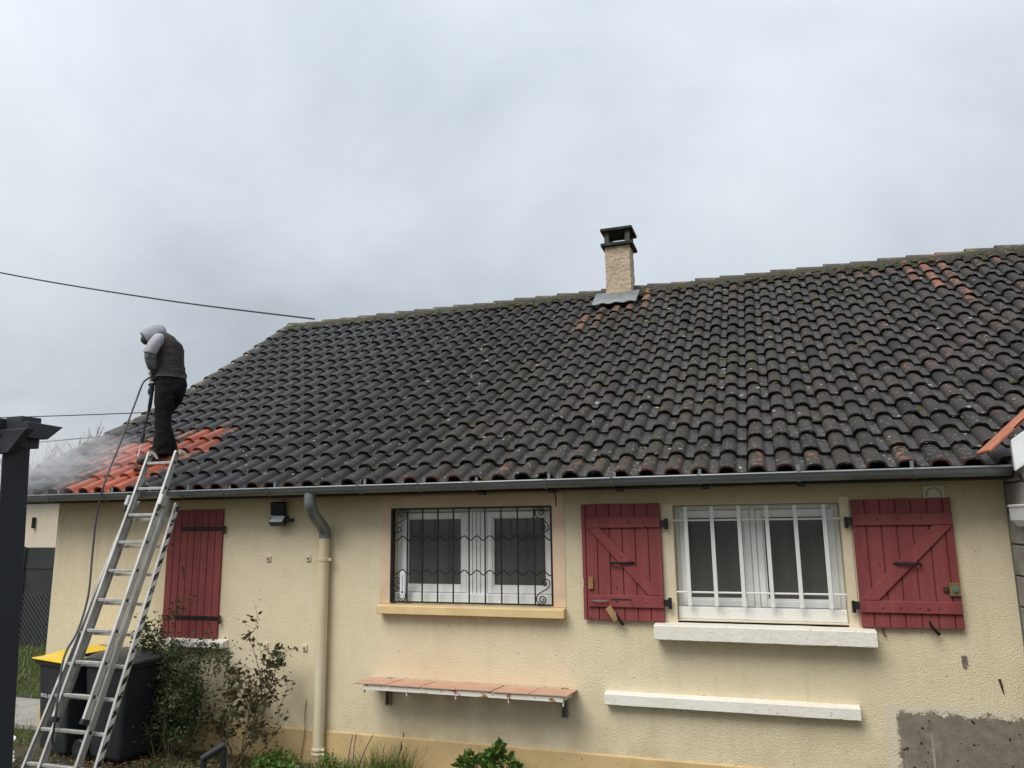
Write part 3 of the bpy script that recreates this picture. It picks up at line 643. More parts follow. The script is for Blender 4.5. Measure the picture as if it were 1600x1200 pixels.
sw.build('swan_neck', M['zinc'], dpo, 'smooth')
for z, r, h in ((1.885, 0.060, 0.032), (0.135, 0.063, 0.022), (0.095, 0.063, 0.022)):
    c = MB(); c.tube([(DPX, DPY, z - h / 2), (DPX, DPY, z + h / 2)], r, 18)
    if z > 1: c.box(DPX - 0.093, DPX - 0.055, DPY - .02, DPY - .004, z - .014, z + .014); c.box(DPX + 0.055, DPX + 0.093, DPY - .02, DPY - .004, z - .014, z + .014)
    else: c.tube([(DPX + 0.06, DPY - .03, z), (DPX + 0.085, DPY - .03, z)], 0.012, 8)
    c.build('pipe_collar', M['pvc_cream'], dpo, 'smooth', bevel=0.003)
MB().tube([(DPX, DPY, 0.13), (DPX, DPY, -0.05)], 0.0555, 18).build('pipe_foot', M['pvc_stained'], dpo, 'smooth')

# ------------------------------------------------------------------ windows
def frame_ring(mb, x0, x1, z0, z1, w, y0, y1, wb=None, wt=None):
    wb = wb or w; wt = wt or w
    mb.box(x0, x0 + w, y0, y1, z0, z1); mb.box(x1 - w, x1, y0, y1, z0, z1)
    mb.box(x0 + w, x1 - w, y0, y1, z0, z0 + wb); mb.box(x0 + w, x1 - w, y0, y1, z1 - wt, z1)
def window(x0, x1, z0, z1, sashes, rail, mull, label, top):
    f = MB(); frame_ring(f, x0 + .002, x1 - .002, z0 + .003, z1 - .002, 0.060, 0.120, 0.20, 0.112, top)
    fr = f.build('window', M['pvc'], house, bevel=0.004); tag(fr, label)
    for (a, b_, c, d) in sashes:
        s = MB(); frame_ring(s, a, b_, c, d, 0.052, 0.100, 0.17, rail)
        so = s.build('sash', M['pvc'], fr, bevel=0.006)
        g_ = MB(); frame_ring(g_, a + .052, b_ - .052, c + rail, d - .052, 0.012, 0.112, 0.165); g_.build('glazing_bead', M['pvc'], fr, bevel=0.003)
        MB().box(a + .060, b_ - .060, 0.138, 0.150, c + rail + .006, d - .06).build('pane', M['glass'], fr)
    return fr
window(-3.508, -1.888, 1.474, 2.372, [(-3.445, -2.765, 1.575, 2.325), (-2.555, -1.925, 1.575, 2.325)], 0.062, None, 'white window behind the black scrolled grille', 0.04)
MB().box(-2.763, -2.557, 0.095, 0.18, 1.552, 2.33).build('window_post', M['pvc'], house, bevel=0.006)
for q in (-2.70, -2.66, -2.62): MB().box(q - .003, q + .003, 0.091, 0.099, 1.56, 2.32).build('post_groove', M['gasket'], house)
window(-0.803, 0.530, 1.398, 2.350, [(-0.765, -0.175, 1.505, 2.305), (-0.125, 0.490, 1.505, 2.305)], 0.055, None, 'white window behind plain white bars', 0.04)
MB().box(-0.172, -0.128, 0.095, 0.17, 1.50, 2.31).build('window_post', M['pvc'], house, bevel=0.006)
# the low white board under the second window and the sloping mortar below it
MB().box(-0.800, 0.527, 0.055, 0.119, 1.402, 1.500).build('bottom_board', M['white_metal'], house, bevel=0.005)
MB().prism([(0.0, 1.36), (0.0, 1.392), (0.118, 1.408), (0.118, 1.36)], 'x', -0.80, 0.527).build('sill_mortar', M['white_paint'], house)
MB().box(-3.506, -1.890, 0.055, 0.119, 1.476, 1.572).build('bottom_board', M['pvc'], house, bevel=0.005)

# window surround (smooth pinkish band) round the first window
sr = MB(); Y0, Y1 = -0.006, 0.004
sr.box(-3.625, -3.509, Y0, Y1, 1.478, 2.49); sr.box(-1.887, -1.772, Y0, Y1, 1.478, 2.49); sr.box(-3.509, -1.887, Y0, Y1, 2.374, 2.49)
sr.build('window_surround', M['pink_band'], house)
MB().box(-0.905, -0.804, -0.005, Y1, 1.378, 2.36).build('reveal_band', M['cream_band'], house)
MB().box(0.531, 0.602, -0.010, Y1, 1.378, 2.395).build('reveal_band', M['cream_band'], house)

def rough_slab(x0, x1, y0, z0, z1, amp, drop=0.012, y1=0.01):
    mb = MB(); n = 110; vs = []; prof_ = [(y1, z1), (y0 + .005, z1 - drop + .002), (y0, z1 - drop - .004), (y0, z0 + .005), (y0 + .004, z0), (y1, z0)]
    for i in range(n + 1):
        x = x0 + (x1 - x0) * i / n
        for j, (y, z) in enumerate(prof_):
            a = amp * (0.25 * mnoise.noise((x * 3, j * .3, z0 * 9)) + 0.0); vs.append((x, y + (a if 0 < j < 5 else 0), z + amp * 0.35 * mnoise.noise((x * 4 + 5, j * .4, 1)) + (amp * 2.2 * max(0, mnoise.noise((x * 26, j * 3.3, 1)) - .22) if j in (3, 4) else 0)))
    k = len(prof_); fs = [(i * k + j, (i + 1) * k + j, (i + 1) * k + j + 1, i * k + j + 1) for i in range(n) for j in range(k - 1)]
    fs += [tuple(range(k)), tuple(n * k + j for j in range(k - 1, -1, -1))]
    mb.add(vs, fs); return mb
rough_slab(-3.607, -1.772, -0.10, 1.388, 1.474, 0.002).build('window_sill', M['ochre_paint'], house)
tag(rough_slab(-0.986, 0.705, -0.15, 1.250, 1.378, 0.007).build('window_sill', M['white_paint'], house), 'rough white concrete sill under the barred window')
tag(rough_slab(-6.135, -5.352, -0.085, 0.996, 1.080, 0.003, 0.02).build('window_sill', M['white_paint'], house), 'white sill under the closed red shutter')
tag(rough_slab(-1.436, 0.548, -0.085, 0.700, 0.800, 0.006).build('wall_ledge', M['white_paint'], house), 'low white masonry ledge along the wall')

# grilles
def arcpts(c, r, a0, a1, n=10): return [(c[0] + r * math.cos(a0 + (a1 - a0) * i / n), c[1] + r * math.sin(a0 + (a1 - a0) * i / n)) for i in range(n + 1)]
gx = [-3.495 + i * 0.1598 for i in range(11)]; gz0, gz1 = 1.486, 2.368; gy = -0.004
gr = MB(); frame_ring(gr, gx[0] - .008, gx[-1] + .008, gz0, gz1, 0.013, gy - .012, gy + .012)
gr.box(gx[0] - .012, gx[0] + .006, gy - .02, gy + .05, gz0, gz1)
gro = gr.build('window_grille', M['black_iron'], house, bevel=0.002); tag(gro, 'black wrought iron grille with scrolled corners')
for x in gx[1:-1]: MB().box(x - .0055, x + .0055, gy - .006, gy + .006, gz0 + .013, gz1 - .013).build('grille_bar', M['black_iron'], gro)
for zc in (2.083, 1.770):
    pts = [(gx[0] + (gx[-1] - gx[0]) * i / 120, gy - .012, zc + 0.021 * math.sin(2 * math.pi * (i / 120 * 12.5) + 2.2)) for i in range(121)]
    MB().tube(pts, 0.0055, 6).build('wave_bar', M['black_iron'], gro, 'smooth')
SCR = [(232,215),(222,205),(228,190),(245,188),(255,205),(248,228),(225,232),(208,212),(212,185),(240,170),(270,182),(282,215),(268,248),(235,272),(195,295),(174,325),(176,355),(200,372),(225,362),(232,340),(218,322),(200,328),(198,345),(210,350)]
def scroll(cx, zc, fx, fz):
    pts = [(cx + fx * (x - 228) / 855, gy, zc - fz * (z - 271) / 930) for x, z in SCR]
    return MB().tube(smooth_path(pts, 4), 0.0050, 6)
for cx_, fx_ in ((-3.409, 1), (-1.983, -1)):
    for zc_, fz_ in ((2.247, 1), (1.606, -1)): scroll(cx_, zc_, fx_, fz_).build('scroll', M['black_iron'], gro, 'smooth')

g2 = MB()
for zc in (2.222, 1.625): g2.tube([(-0.80, 0.005, zc), (0.527, 0.005, zc)], 0.0078, 8)
g2o = g2.build('window_grille', M['white_metal'], house, 'smooth'); tag(g2o, 'plain white security bars')
for x in (-0.694, -0.476, -0.255, -0.033, 0.189, 0.410):
    MB().box(x - .016, x + .016, -0.016, -0.003, 1.515, 2.338).build('grille_bar', M['white_metal'], g2o, bevel=0.002)

# ------------------------------------------------------------------ shutters
def shutter(x0, x1, z0, z1, yf, bounds, label, rails=None, diag=None, notch=None, gap=0.0035):
    th = 0.027
    base = MB().box(x0 + .006, x1 - .006, yf + th * 0.55, yf + th + .006, z0 + .004, z1 - .004).build('shutter', M['red'], house); tag(base, label)
    for i in range(len(bounds) - 1):
        a, b_ = bounds[i] + gap, bounds[i + 1] - gap; dz = rnd.uniform(-.002, .002); dy = rnd.uniform(-.0012, .0012)
        if notch and i == 0:
            nz0, nz1 = notch
            poly = [(a, z0), (b_, z0), (b_, z1), (a, z1), (a, nz1), (a + .022, nz1 - .008), (a + .022, nz0 + .008), (a, nz0)]
            pk = MB().prism(poly, 'y', yf + dy, yf + th)
        else: pk = MB().box(a, b_, yf + dy, yf + th, z0 + dz, z1 + dz)
        pk.build('plank', M['red'], base, bevel=0.003)
    if rails:
        for (a, b_, c, d) in rails: MB().box(a, b_, yf - .022, yf - .0015, c, d).build('rail', M['red'], base, bevel=0.004)
    if diag: MB().prism(diag, 'y', yf - .020, yf - .002).build('brace', M['red'], base, bevel=0.004)
    return base
def iron(name, parent, mb, mat='rust_iron', bevel=0.002): return mb.build(name, M[mat], parent, bevel=bevel)
# left, closed over its window
bx_ = [-6.200 + 0.0895 * i for i in range(9)]; bx_[-1] = -5.482
s1 = shutter(-6.200, -5.482, 1.082, 2.398, -0.022, bx_, 'closed dark red plank shutter with two long black hinges beside the ladder', gap=0.003)
for z_, xl in ((2.195, -6.01), (1.285, -6.04)):
    iron('strap_hinge', s1, MB().box(xl, -5.455, -0.031, -0.0235, z_ - .02, z_ + .02), 'black_iron')
    iron('hinge_pin', s1, MB().tube([(-5.452, -0.03, z_ - .055), (-5.452, -0.03, z_ + .03)], 0.011, 8), 'rust_iron', 0)
# middle (left of the barred window), folded back
X_ = lambda p: -1.606 + (p - 38) / 740 * 0.703
bd = [X_(p) for p in (38, 80, 187, 304, 421, 541, 660, 778)]
s2 = shutter(-1.606, -0.903, 1.383, 2.373, -0.050, bd, 'folded back red shutter between the two windows',
             [(X_(88), -0.906, 2.165, 2.262), (X_(92), -0.906, 1.495, 1.594)], [(X_(104), 2.163), (X_(222), 2.163), (X_(772), 1.596), (X_(645), 1.596)], (1.66, 1.735))
for z_ in (2.205, 1.545):
    iron('hinge_knuckle', s2, MB().box(-0.903, -0.862, -0.058, -0.045, z_ - .035, z_ + .02), 'black_iron'); iron('hinge_pin', s2, MB().tube([(-0.855, -0.05, z_ - .055), (-0.855, -0.05, z_ + .035)], 0.016, 8), 'black_iron', 0)
iron('shutter_handle', s2, MB().tube(smooth_path([(X_(312), -.052, 1.868), (X_(330), -.085, 1.865), (X_(500), -.085, 1.87), (X_(515), -.052, 1.872)], 4), 0.009, 6), 'black_iron', 0)
iron('latch_block', s2, MB().box(X_(98), X_(142), -0.075, -0.051, 1.645, 1.745), 'bare_wood')
iron('pull_handle', s2, MB().tube(smooth_path([(X_(132), -.073, 1.546), (X_(150), -.092, 1.546), (X_(255), -.092, 1.546), (X_(275), -.073, 1.546)], 4), 0.0055, 6), 'zinc_lite', 0)
iron('slide_bolt', s2, MB().box(X_(300), X_(490), -0.078, -0.073, 1.558, 1.57), 'rust_iron')
# right of the barred window
X_ = lambda p: 0.611 + (p - 140) / 820 * 0.715
bd = [X_(p) for p in (140, 254, 380, 506, 634, 764, 890, 960)]
s3 = shutter(0.611, 1.326, 1.388, 2.370, -0.050, bd, 'folded back red shutter with a brass latch at the right end',
             [(X_(148), X_(952), 2.165, 2.258), (X_(148), X_(952), 1.500, 1.590)], [(X_(150), 1.592), (X_(300), 1.592), (X_(950), 2.163), (X_(800), 2.163)])
for z_ in (2.20, 1.55):
    iron('hinge_knuckle', s3, MB().box(0.570, 0.611, -0.058, -0.045, z_ - .03, z_ + .03), 'black_iron'); iron('hinge_pin', s3, MB().tube([(0.568, -0.05, z_ - .055), (0.568, -0.05, z_ + .035)], 0.014, 8), 'black_iron', 0)
iron('shutter_handle', s3, MB().tube(smooth_path([(X_(455), -.052, 1.872), (X_(478), -.088, 1.876), (X_(640), -.088, 1.872), (X_(668), -.052, 1.866)], 4), 0.009, 6), 'black_iron', 0)
lk = iron('latch_plate', s3, MB().box(1.245, 1.318, -0.073, -0.051, 1.635, 1.728), 'brass'); 
iron('latch_bolt', s3, MB().box(1.205, 1.243, -0.068, -0.052, 1.665, 1.700), 'rust_iron')
iron('latch_knob', s3, MB().tube([(1.285, -0.074, 1.682), (1.285, -0.088, 1.682)], 0.020, 12), 'green_metal')
for sh, (xa, xb, z_) in ((s2, (-1.43, -0.92, 1.545)), (s2, (-1.43, -0.92, 2.21)), (s3, (0.64, 1.16, 1.545)), (s3, (0.64, 1.25, 2.21))):
    for i in range(5):
        x = xa + (xb - xa) * i / 4; MB().tube([(x, -0.0765, z_ + rnd.uniform(-.008, .008)), (x, -0.070, z_)], 0.009, 8).build('nail_head', M['rust_iron'] if rnd.random() < .35 else M['red'], sh)
# shutter holders
def holder(x, z, ang, wood):
    c, s_ = math.cos(ang), math.sin(ang)
    o = iron('shutter_holder', house, MB().tube([(x + 0.07 * s_, -0.055, z - 0.02), (x + 0.04 * s_, -0.075, z + .005), (x, -0.085, z + 0.05), (x - .01 * s_, -0.088, z + .08)], [0.015, 0.013, 0.011, 0.007], 6), 'black_iron', 0)
    if wood: iron('wedge', o, MB().obox((x - 0.045, -0.078, z + 0.07), (0.028 * c, 0, 0.028 * s_), (0, 0.008, 0), (-0.065 * s_, 0, 0.065 * c)), 'bare_wood')
holder(-1.30, 1.372, 0.6, True); holder(1.09, 1.372, 0.9, False)
iron('wall_hook', house, MB().tube([(0.765, 0.0, 1.395), (0.765, -0.03, 1.385), (0.765, -0.03, 1.335), (0.785, -0.03, 1.318)], 0.005, 6), 'rust_iron', 0)

# small fittings on the wall
for x, z in ((-4.905, 1.888), (-4.432, 1.892), (-4.896, 1.033), (-4.440, 1.032)):
    pt = MB().obox((x, -0.008, z), (0.026, 0, rnd.uniform(-.003, .003)), (0, 0.008, 0), (rnd.uniform(-.003, .003), 0, 0.030)).build('wall_plate', M['pvc_cream'], house, bevel=0.004)
    MB().tube([(x, -0.0165, z), (x, -0.028, z)], 0.011, 8).build('plate_bolt', M['leg_steel'], pt, 'smooth')
vt = MB().box(1.145, 1.298, -0.014, -0.0005, 2.33, 2.470).build('vent_cover', M['pvc_cream'], house, bevel=0.004)
MB().tube([(1.22 + 0.052 * math.cos(t * math.pi / 12 - .3), -0.016, 2.395 + 0.052 * math.sin(t * math.pi / 12 - .3)) for t in range(15)], 0.0045, 6).build('vent_ring', M['gasket'], vt, 'smooth')
sk = MB()
for i in range(7): sk.tube([(1.275 + rnd.uniform(0, .05), -0.006, 1.10 + rnd.uniform(0, .10)), (1.275 + rnd.uniform(0, .05), -0.007, 1.10 + rnd.uniform(0, .10))], 0.005, 5)
sk.box(1.288, 1.318, -0.004, -0.0005, 1.105, 1.195); sk.build('broken_fixing', M['leg_steel'], house)
MB().tube([(1.518, -0.004, 1.04), (1.527, -0.006, 0.99), (1.535, -0.004, 0.935)], [0.010, 0.008, 0.003], 6).build('iron_spike', M['rust_iron'], house)
MB().tube(smooth_path([(-4.40, -0.012, 0.55), (-4.41, -0.012, 0.42), (-4.395, -0.028, 0.27), (-4.43, -0.028, 0.02)]), 0.004, 6).build('wall_wire', M['leg_steel'], house, 'smooth')
MB().tube(smooth_path([(-1.79, -0.20, 2.50), (-1.795, -0.20, 2.47), (-1.79, -0.20, 2.40), (-1.795, -0.2, 2.36)]), 0.006, 6).build('eave_hook', M['rust_iron'], house)

# ------------------------------------------------------------------ things fixed to or hung on the house
fl_ = thing('floodlight', (-4.74, 0, 2.30), 'small black solar floodlight with square panel fixed under the gutter left of the downpipe', 'floodlight')
ax = Vector((1, 0.10, 0)).normalized()
MB().obox((-4.765, -0.085, 2.392), ax * 0.076, (0.004, -0.012, 0.06), (0.0, -0.012, -0.006)).build('solar_panel', M['solar'], fl_, bevel=0.003)
MB().obox((-4.765, -0.066, 2.392), ax * 0.080, (0.004, -0.012, 0.064), (0.0, -0.010, -0.004)).build('panel_back', M['plastic_black'], fl_, bevel=0.003)
MB().tube([(-4.745, -0.06, 2.35), (-4.74, -0.06, 2.29)], 0.010, 8).build('arm', M['plastic_black'], fl_)
hd = MB().obox((-4.735, -0.095, 2.270), ax * 0.086, (0.0, 0.032, 0.040), (0, 0.022, -0.018)).build('lamp_head', M['plastic_black'], fl_, bevel=0.004)
MB().obox((-4.740, -0.119, 2.2855), ax * 0.068, (0.0, 0.024, 0.030), (0, 0.003, -0.0025)).build('lens', M['lens'], hd)
MB().obox((-4.640, -0.055, 2.272), (0.022, 0, 0), (0, 0.05, 0), (0, 0, 0.016)).build('wall_bracket', M['plastic_black'], fl_, bevel=0.004)

th_ = MB().prism([(-3.372 + 0.026 * math.cos(t) , (1.755 if math.sin(t) > 0 else 1.555) + 0.026 * math.sin(t)) for t in [i * math.pi / 8 for i in range(16)]], 'y', -0.030, -0.022)
th_o = th_.build('thermometer', M['white_plastic'], bevel=0.002)
tag(th_o, 'slim white outdoor thermometer hanging on the black window grille', 'thermometer')
MB().box(-3.3755, -3.3685, -0.033, -0.0305, 1.60, 1.74).build('tube', M['gasket'], th_o)
MB().tube([(-3.372, -0.0305, 1.585), (-3.372, -0.034, 1.585)], 0.010, 10).build('bulb', M['plastic_black'], th_o)
for dx in (-.012, .012): MB().tube([(-3.372 + dx, -0.0305, 1.552), (-3.372 + dx, -0.033, 1.552)], 0.006, 8).build('dial', M['gasket'], th_o)

sh = thing('wall_shelf', (-2.7, 0, 0.6), 'wall shelf of six salmon tiles on a flaking white frame below the black grille', 'shelf')
def zt(y): return 0.793 - y * 0.062
jx = [-3.695, -3.36, -3.025, -2.69, -2.355, -2.02, -1.685]
for i in range(6):
    a, b_ = jx[i] + .0045, jx[i + 1] - .0045; dz = rnd.uniform(-.002, .002)
    MB().prism([(-0.345, zt(-.345) + dz), (-0.004, zt(-.004) + dz), (-0.004, zt(-.004) - .012 + dz), (-0.345, zt(-.345) - .012 + dz)], 'x', a, b_).build('shelf_tile', M['floor_tile'], sh, bevel=0.002)
zf = zt(-0.325)
an = MB().box(-3.60, -1.735, -0.328, -0.322, zf - .060, zf - .013); an.box(-3.60, -1.735, -0.322, -0.285, zf - .019, zf - .013)
ao = an.build('angle_iron', M['rusty_white'], sh, bevel=0.001)
for x in (-3.598, -3.17, -2.70, -2.215, -1.737):
    MB().prism([(-0.320, zf - .095), (-0.320, zf - .020), (-0.01, zt(-.01) - .015), (-0.01, zt(-.01) - .055), (-0.27, zf - .06)], 'x', x - .004, x + .004).build('cross_bar', M['rusty_white'], sh)
for x in (-3.50, -1.80):
    lg = MB(); lg.box(x - .025, x + .025, -0.006, -0.001, 0.56, 0.80); lg.box(x - .025, x - .019, -0.045, -0.006, 0.56, 0.80); lg.box(x + .019, x + .025, -0.045, -0.006, 0.56, 0.80)
    lg.build('wall_leg', M['leg_steel'], sh, bevel=0.001)
MB().obox((-2.02, -0.10, 0.735), (0.02, 0, 0), (0, 0.09, -0.055), (0, 0.006, 0.010)).build('strut', M['pvc_cream'], sh)

# ------------------------------------------------------------------ ladder
U = Vector((0, math.cos(R(70)), math.sin(R(70)))); NN = Vector((0, -math.sin(R(70)), math.cos(R(70)))); TP = Vector((-6.02, -0.50, 2.575))
def LP(x, s, n=0.0): return Vector((x, TP.y, TP.z)) + U * s + NN * n
lad = thing('ladder', (-6.05, -1.43, 0), 'worn three section aluminium extension ladder leaning on the gutter below the worker', 'ladder')
def section(xl0, xr0, s0, xl1, xr1, s1, off, rungs, hole=True, foot=None):
    for i, (a, b_) in enumerate(((xl0, xl1), (xr0, xr1))):
        p, q = LP(a, s0, off), LP(b_, s1, off); d = (q - p) / 2; sx = Vector((1, 0, 0))
        st = MB(); c = (p + q) / 2
        st.obox(c, sx * 0.0035, d, NN * 0.030)                         # web
        sgn = -1 if i else 1                                            # flanges turn inwards
        st.obox(c + NN * 0.0275 + sx * sgn * 0.011, sx * 0.0115, d, NN * 0.0028); st.obox(c - NN * 0.0275 + sx * sgn * 0.011, sx * 0.0115, d, NN * 0.0028)
        so = st.build('stile', M['alu'], lad)
        if foot: MB().obox(p - U * 0.012 + sx * sgn * 0.010, sx * 0.022, U * 0.022, NN * 0.038).build('rubber_foot', M['plastic_black'], so, bevel=0.004)
        if i == 1 and hole:
            for s in rungs:
                t = (s - s0) / (s1 - s0); x = xr0 + (xr1 - xr0) * t
                MB().obox(LP(x + 0.0045, s, off), (0.0012, 0, 0), U * 0.014, NN * 0.013).build('rung_end', M['plastic_black'], so)
    for s in rungs:
        t = (s - s0) / (s1 - s0); a, b_ = xl0 + (xl1 - xl0) * t, xr0 + (xr1 - xr0) * t
        c = LP((a + b_) / 2, s, off); 
        MB().obox(c, ((b_ - a) / 2 - .004, 0, 0), Vector((0, 0.016, 0)), Vector((0, 0, 0.014))).build('rung', M['alu'], lad, bevel=0.003)
rs = [0.325 - 0.285 * k for k in range(12)]
section(-6.205, -5.835, -2.15, -6.205, -5.835, 0.45, 0.0, [s for s in rs if s > -2.1], True, True)
section(-6.232, -5.808, -2.75, -6.232, -5.808, -0.06, -0.066, [s for s in rs if -2.7 < s < -2.2], True)
section(-6.50, -5.655, -2.75, -6.34, -5.745, -0.08, -0.135, [s for s in rs if -2.7 < s < -0.2], False)
for x in (-6.235, -5.805):
    MB().obox(LP(x, -0.10, 0.0), (0.018, 0, 0), U * 0.055, NN * 0.05).build('guide_bracket', M['alu'], lad, bevel=0.006)
    MB().obox(LP(x, -0.185, 0.035), (0.014, 0, 0), U * 0.030, NN * 0.012).build('hook', M['plastic_black'], lad, bevel=0.003)
mt, nt, bs = new_mat('black_white_hazard_tape'); sp_ = nd(nt, 'ShaderNodeSeparateXYZ'); nt.links.new(pos(nt), sp_.inputs[0])
wv = mth(nt, 'FRACT', mth(nt, 'MULTIPLY', mth(nt, 'ADD', sp_.outputs['Z'], mth(nt, 'MULTIPLY', sp_.outputs['Y'], -0.5)), 9.5))
wv2 = mth(nt, 'MULTIPLY', mth(nt, 'GREATER_THAN', wv, 0.5), rng(nt, noise(nt, pos(nt), 40, 2), 0.36, 0.40))
setv(nt, bs.inputs['Base Color'], mix(nt, wv2, (0.66, 0.65, 0.61), (0.018, 0.018, 0.02))); bs.inputs['Roughness'].default_value = 0.5
p, q = LP(-5.650, -2.74, -0.135), LP(-5.740, -0.10, -0.135)
MB().obox((p + q) / 2 , (0.0008, 0, 0), (q - p) / 2, NN * 0.022).build('hazard_tape', mt, lad)
for rx in (-6.19, -5.80):
    rg = MB()
    for k in range(5): rg.tube(smooth_path([LP(rx - .02 + .01 * k, 0.44 - .01 * k, .02), LP(rx + .005 * k, 0.462 - .006 * k, .0), LP(rx + .030 + .012 * k, 0.445 - .014 * k, -.04)], 4), 0.009, 6)
    rg.build('tie_rag', M['leg_steel'], lad, 'smooth')

# ------------------------------------------------------------------ wheelie bins
def bin_(name, c, rz, w, d, h, lidm, label, flat):
    b = thing(name, (c[0], c[1], 0), label, 'wheelie bin'); rot = Matrix.Rotation(rz, 4, 'Z'); T = Matrix.Translation((c[0], c[1], 0)) @ rot
    def P(mb):
        mb.v = [tuple(T @ Vector(v)) for v in mb.v]; return mb
    def taper(w0, d0, w1, d1, z0, z1, y0=0, y1=0):
        mb = MB(); vs = [(-w0, -d0 + y0, z0), (w0, -d0 + y0, z0), (w0, d0 + y0, z0), (-w0, d0 + y0, z0), (-w1, -d1 + y1, z1), (w1, -d1 + y1, z1), (w1, d1 + y1, z1), (-w1, d1 + y1, z1)]
        return mb.add(vs, [(0, 3, 2, 1), (4, 5, 6, 7), (0, 1, 5, 4), (1, 2, 6, 5), (2, 3, 7, 6), (3, 0, 4, 7)])
    P(taper(w * .40, d * .36, w * .47, d * .46, 0.04, h * 0.90)).build('body', M['bin_grey'], b, bevel=0.03, seg=3)
    P(taper(w * .51, d * .50, w * .52, d * .51, h * 0.86, h * 0.905)).build('rim', M['bin_grey'], b, bevel=0.008)
    lid = MB(); n = 8; vs = []
    for i in range(n + 1):
        t = i / n; y = (-.53 + 1.04 * t) * d; z = h * 0.912 + (0.05 + 0.045 * t) * (1 - (2 * t - 1) ** 4 * 0.55)
        for j in range(7):
            q = j / 6 * 2 - 1; vs.append((q * w * .53, y, z - 0.035 * abs(q) ** 3))
    k = len(vs); vs += [(v[0], v[1], h * 0.906) for v in vs]
    fs = [(i * 7 + j, i * 7 + j + 1, (i + 1) * 7 + j + 1, (i + 1) * 7 + j) for i in range(n) for j in range(6)]
    bd_ = [j for j in range(7)] + [i * 7 + 6 for i in range(1, n + 1)] + [n * 7 + j for j in range(5, -1, -1)] + [i * 7 for i in range(n - 1, 0, -1)]
    fs += [(bd_[i], bd_[(i + 1) % len(bd_)], k + bd_[(i + 1) % len(bd_)], k + bd_[i]) for i in range(len(bd_))]
    lid.add(vs, fs); lo = P(lid).build('lid', lidm, b, 'smooth', bevel=0.006)
    if flat: P(MB().box(-w * .54, w * .54, -d * .545, d * .40, h * .908, h * .925)).build('lid_lip', lidm, lo, bevel=0.006)
    P(MB().tube([(-w * .42, d * .56, h * .95), (w * .42, d * .56, h * .95)], 0.016, 10)).build('handle', M['plastic_black'], b, 'smooth')
    for s_ in (-1, 1):
        wh = P(MB().tube([(s_ * w * .40, d * .43, 0.10), (s_ * w * .50, d * .43, 0.10)], 0.10, 20)).build('wheel', M['plastic_black'], b, 'smooth', bevel=0.008)
        P(MB().tube([(s_ * w * .50, d * .43, 0.10), (s_ * w * .515, d * .43, 0.10)], 0.045, 14)).build('hub', M['bin_grey'], wh, 'smooth')
    return b, T, rot
b1, T1, r1 = bin_('wheelie_bin', (-6.88, -0.38), R(-14), 0.60, 0.60, 1.00, M['yellow'], 'dark grey wheelie bin with yellow lid and white lettering behind the ladder', True)
b2, T2, r2 = bin_('wheelie_bin', (-6.20, -0.42), R(82), 0.56, 0.66, 1.02, M['bin_lid_grey'], 'dark grey wheelie bin with grey lid standing beside the dark green shrub', False)
for i, (tx, sz, dx) in enumerate((('BDOL.DE LACT', 0.048, -0.02), ('02 80 87', 0.042, 0.03))):
    cu = bpy.data.curves.new('lettering', 'FONT'); cu.body = tx; cu.size = sz; cu.extrude = 0.0006; cu.align_x = 'CENTER'
    tmp = bpy.data.objects.new('tmp', cu); dg = bpy.context.evaluated_depsgraph_get(); me = bpy.data.meshes.new_from_object(tmp); bpy.data.objects.remove(tmp)
    me.materials.append(M['white_plastic']) if not me.materials else None
    o = link(bpy.data.objects.new('lettering', me), b1); tilt = math.atan2((.46 - .36) * .60, .86)
    o.matrix_basis = T1 @ Matrix.Translation((dx - 0.035, -(0.36 + 0.10 * ((0.545 - i * 0.062) - .04) / .86) * 0.60 - 0.004, 0.545 - i * 0.062)) @ Matrix.Rotation(R(90) + tilt, 4, 'X')

# ------------------------------------------------------------------ hose, lance
hp = [(-6.845, 0.262, 3.985), (-6.871, 0.2, 3.93), (-6.872, 0.15, 3.87), (-6.895, 0.1, 3.675), (-6.788, -0.1, 3.384), (-6.689, -0.3, 3.074), (-6.491, -0.62, 2.707), (-6.523, -0.66, 2.381), (-6.497, -0.7, 1.998), (-6.398, -0.8, 1.573), (-6.326, -0.95, 1.264), (-6.272, -1.1, 1.115), (-6.205, -1.2, 0.994), (-6.129, -1.28, 0.821), (-6.079, -1.33, 0.647), (-6.089, -1.33, 0.487), (-6.125, -1.3, 0.372), (-6.092, -1.25, 0.239), (-5.99, -1.2, 0.144), (-5.811, -1.1, 0.03), (-5.4, -1.25, 0.012), (-4.9, -1.6, 0.012)]
ho = MB().tube(smooth_path(hp, 6), 0.0105, 8).build('hose', M['hose'], None, 'smooth'); tag(ho, 'long dark pressure hose hanging from the lance down to the ground', 'hose')
la = thing('spray_lance', (-6.86, 0.27, 3.2), 'long black pressure washer lance held by the worker', 'spray lance')
MB().tube([(-6.806, .273, 4.13), (-6.822, .268, 4.06), (-6.829, .264, 4.0), (-6.842, .27, 3.86), (-6.857, .279, 3.72), (-6.870, .281, 3.62), (-6.880, .282, 3.56)], [.018, .026, .026, .021, .022, .022, .014], 10).build('gun', M['plastic_black'], la, 'smooth')
MB().tube([(-6.880, .282, 3.57), (-6.926, .268, 3.29)], 0.0095, 8).build('rod', M['black_iron'], la, 'smooth')
MB().tube([(-6.923, .269, 3.315), (-6.926, .268, 3.29), (-6.930, .265, 3.22), (-6.933, .261, 3.185)], [.014, .024, .022, .010], 10).build('nozzle', M['plastic_black'], la, 'smooth')
MB().tube([(-6.829, .264, 4.02), (-6.80, .245, 3.99), (-6.795, .24, 3.95)], 0.010, 6).build('trigger_guard', M['plastic_black'], la, 'smooth')
MB().tube([(-6.838, .268, 3.918), (-6.841, .269, 3.902)], 0.0265, 10).build('collar', M['white_metal'], la)

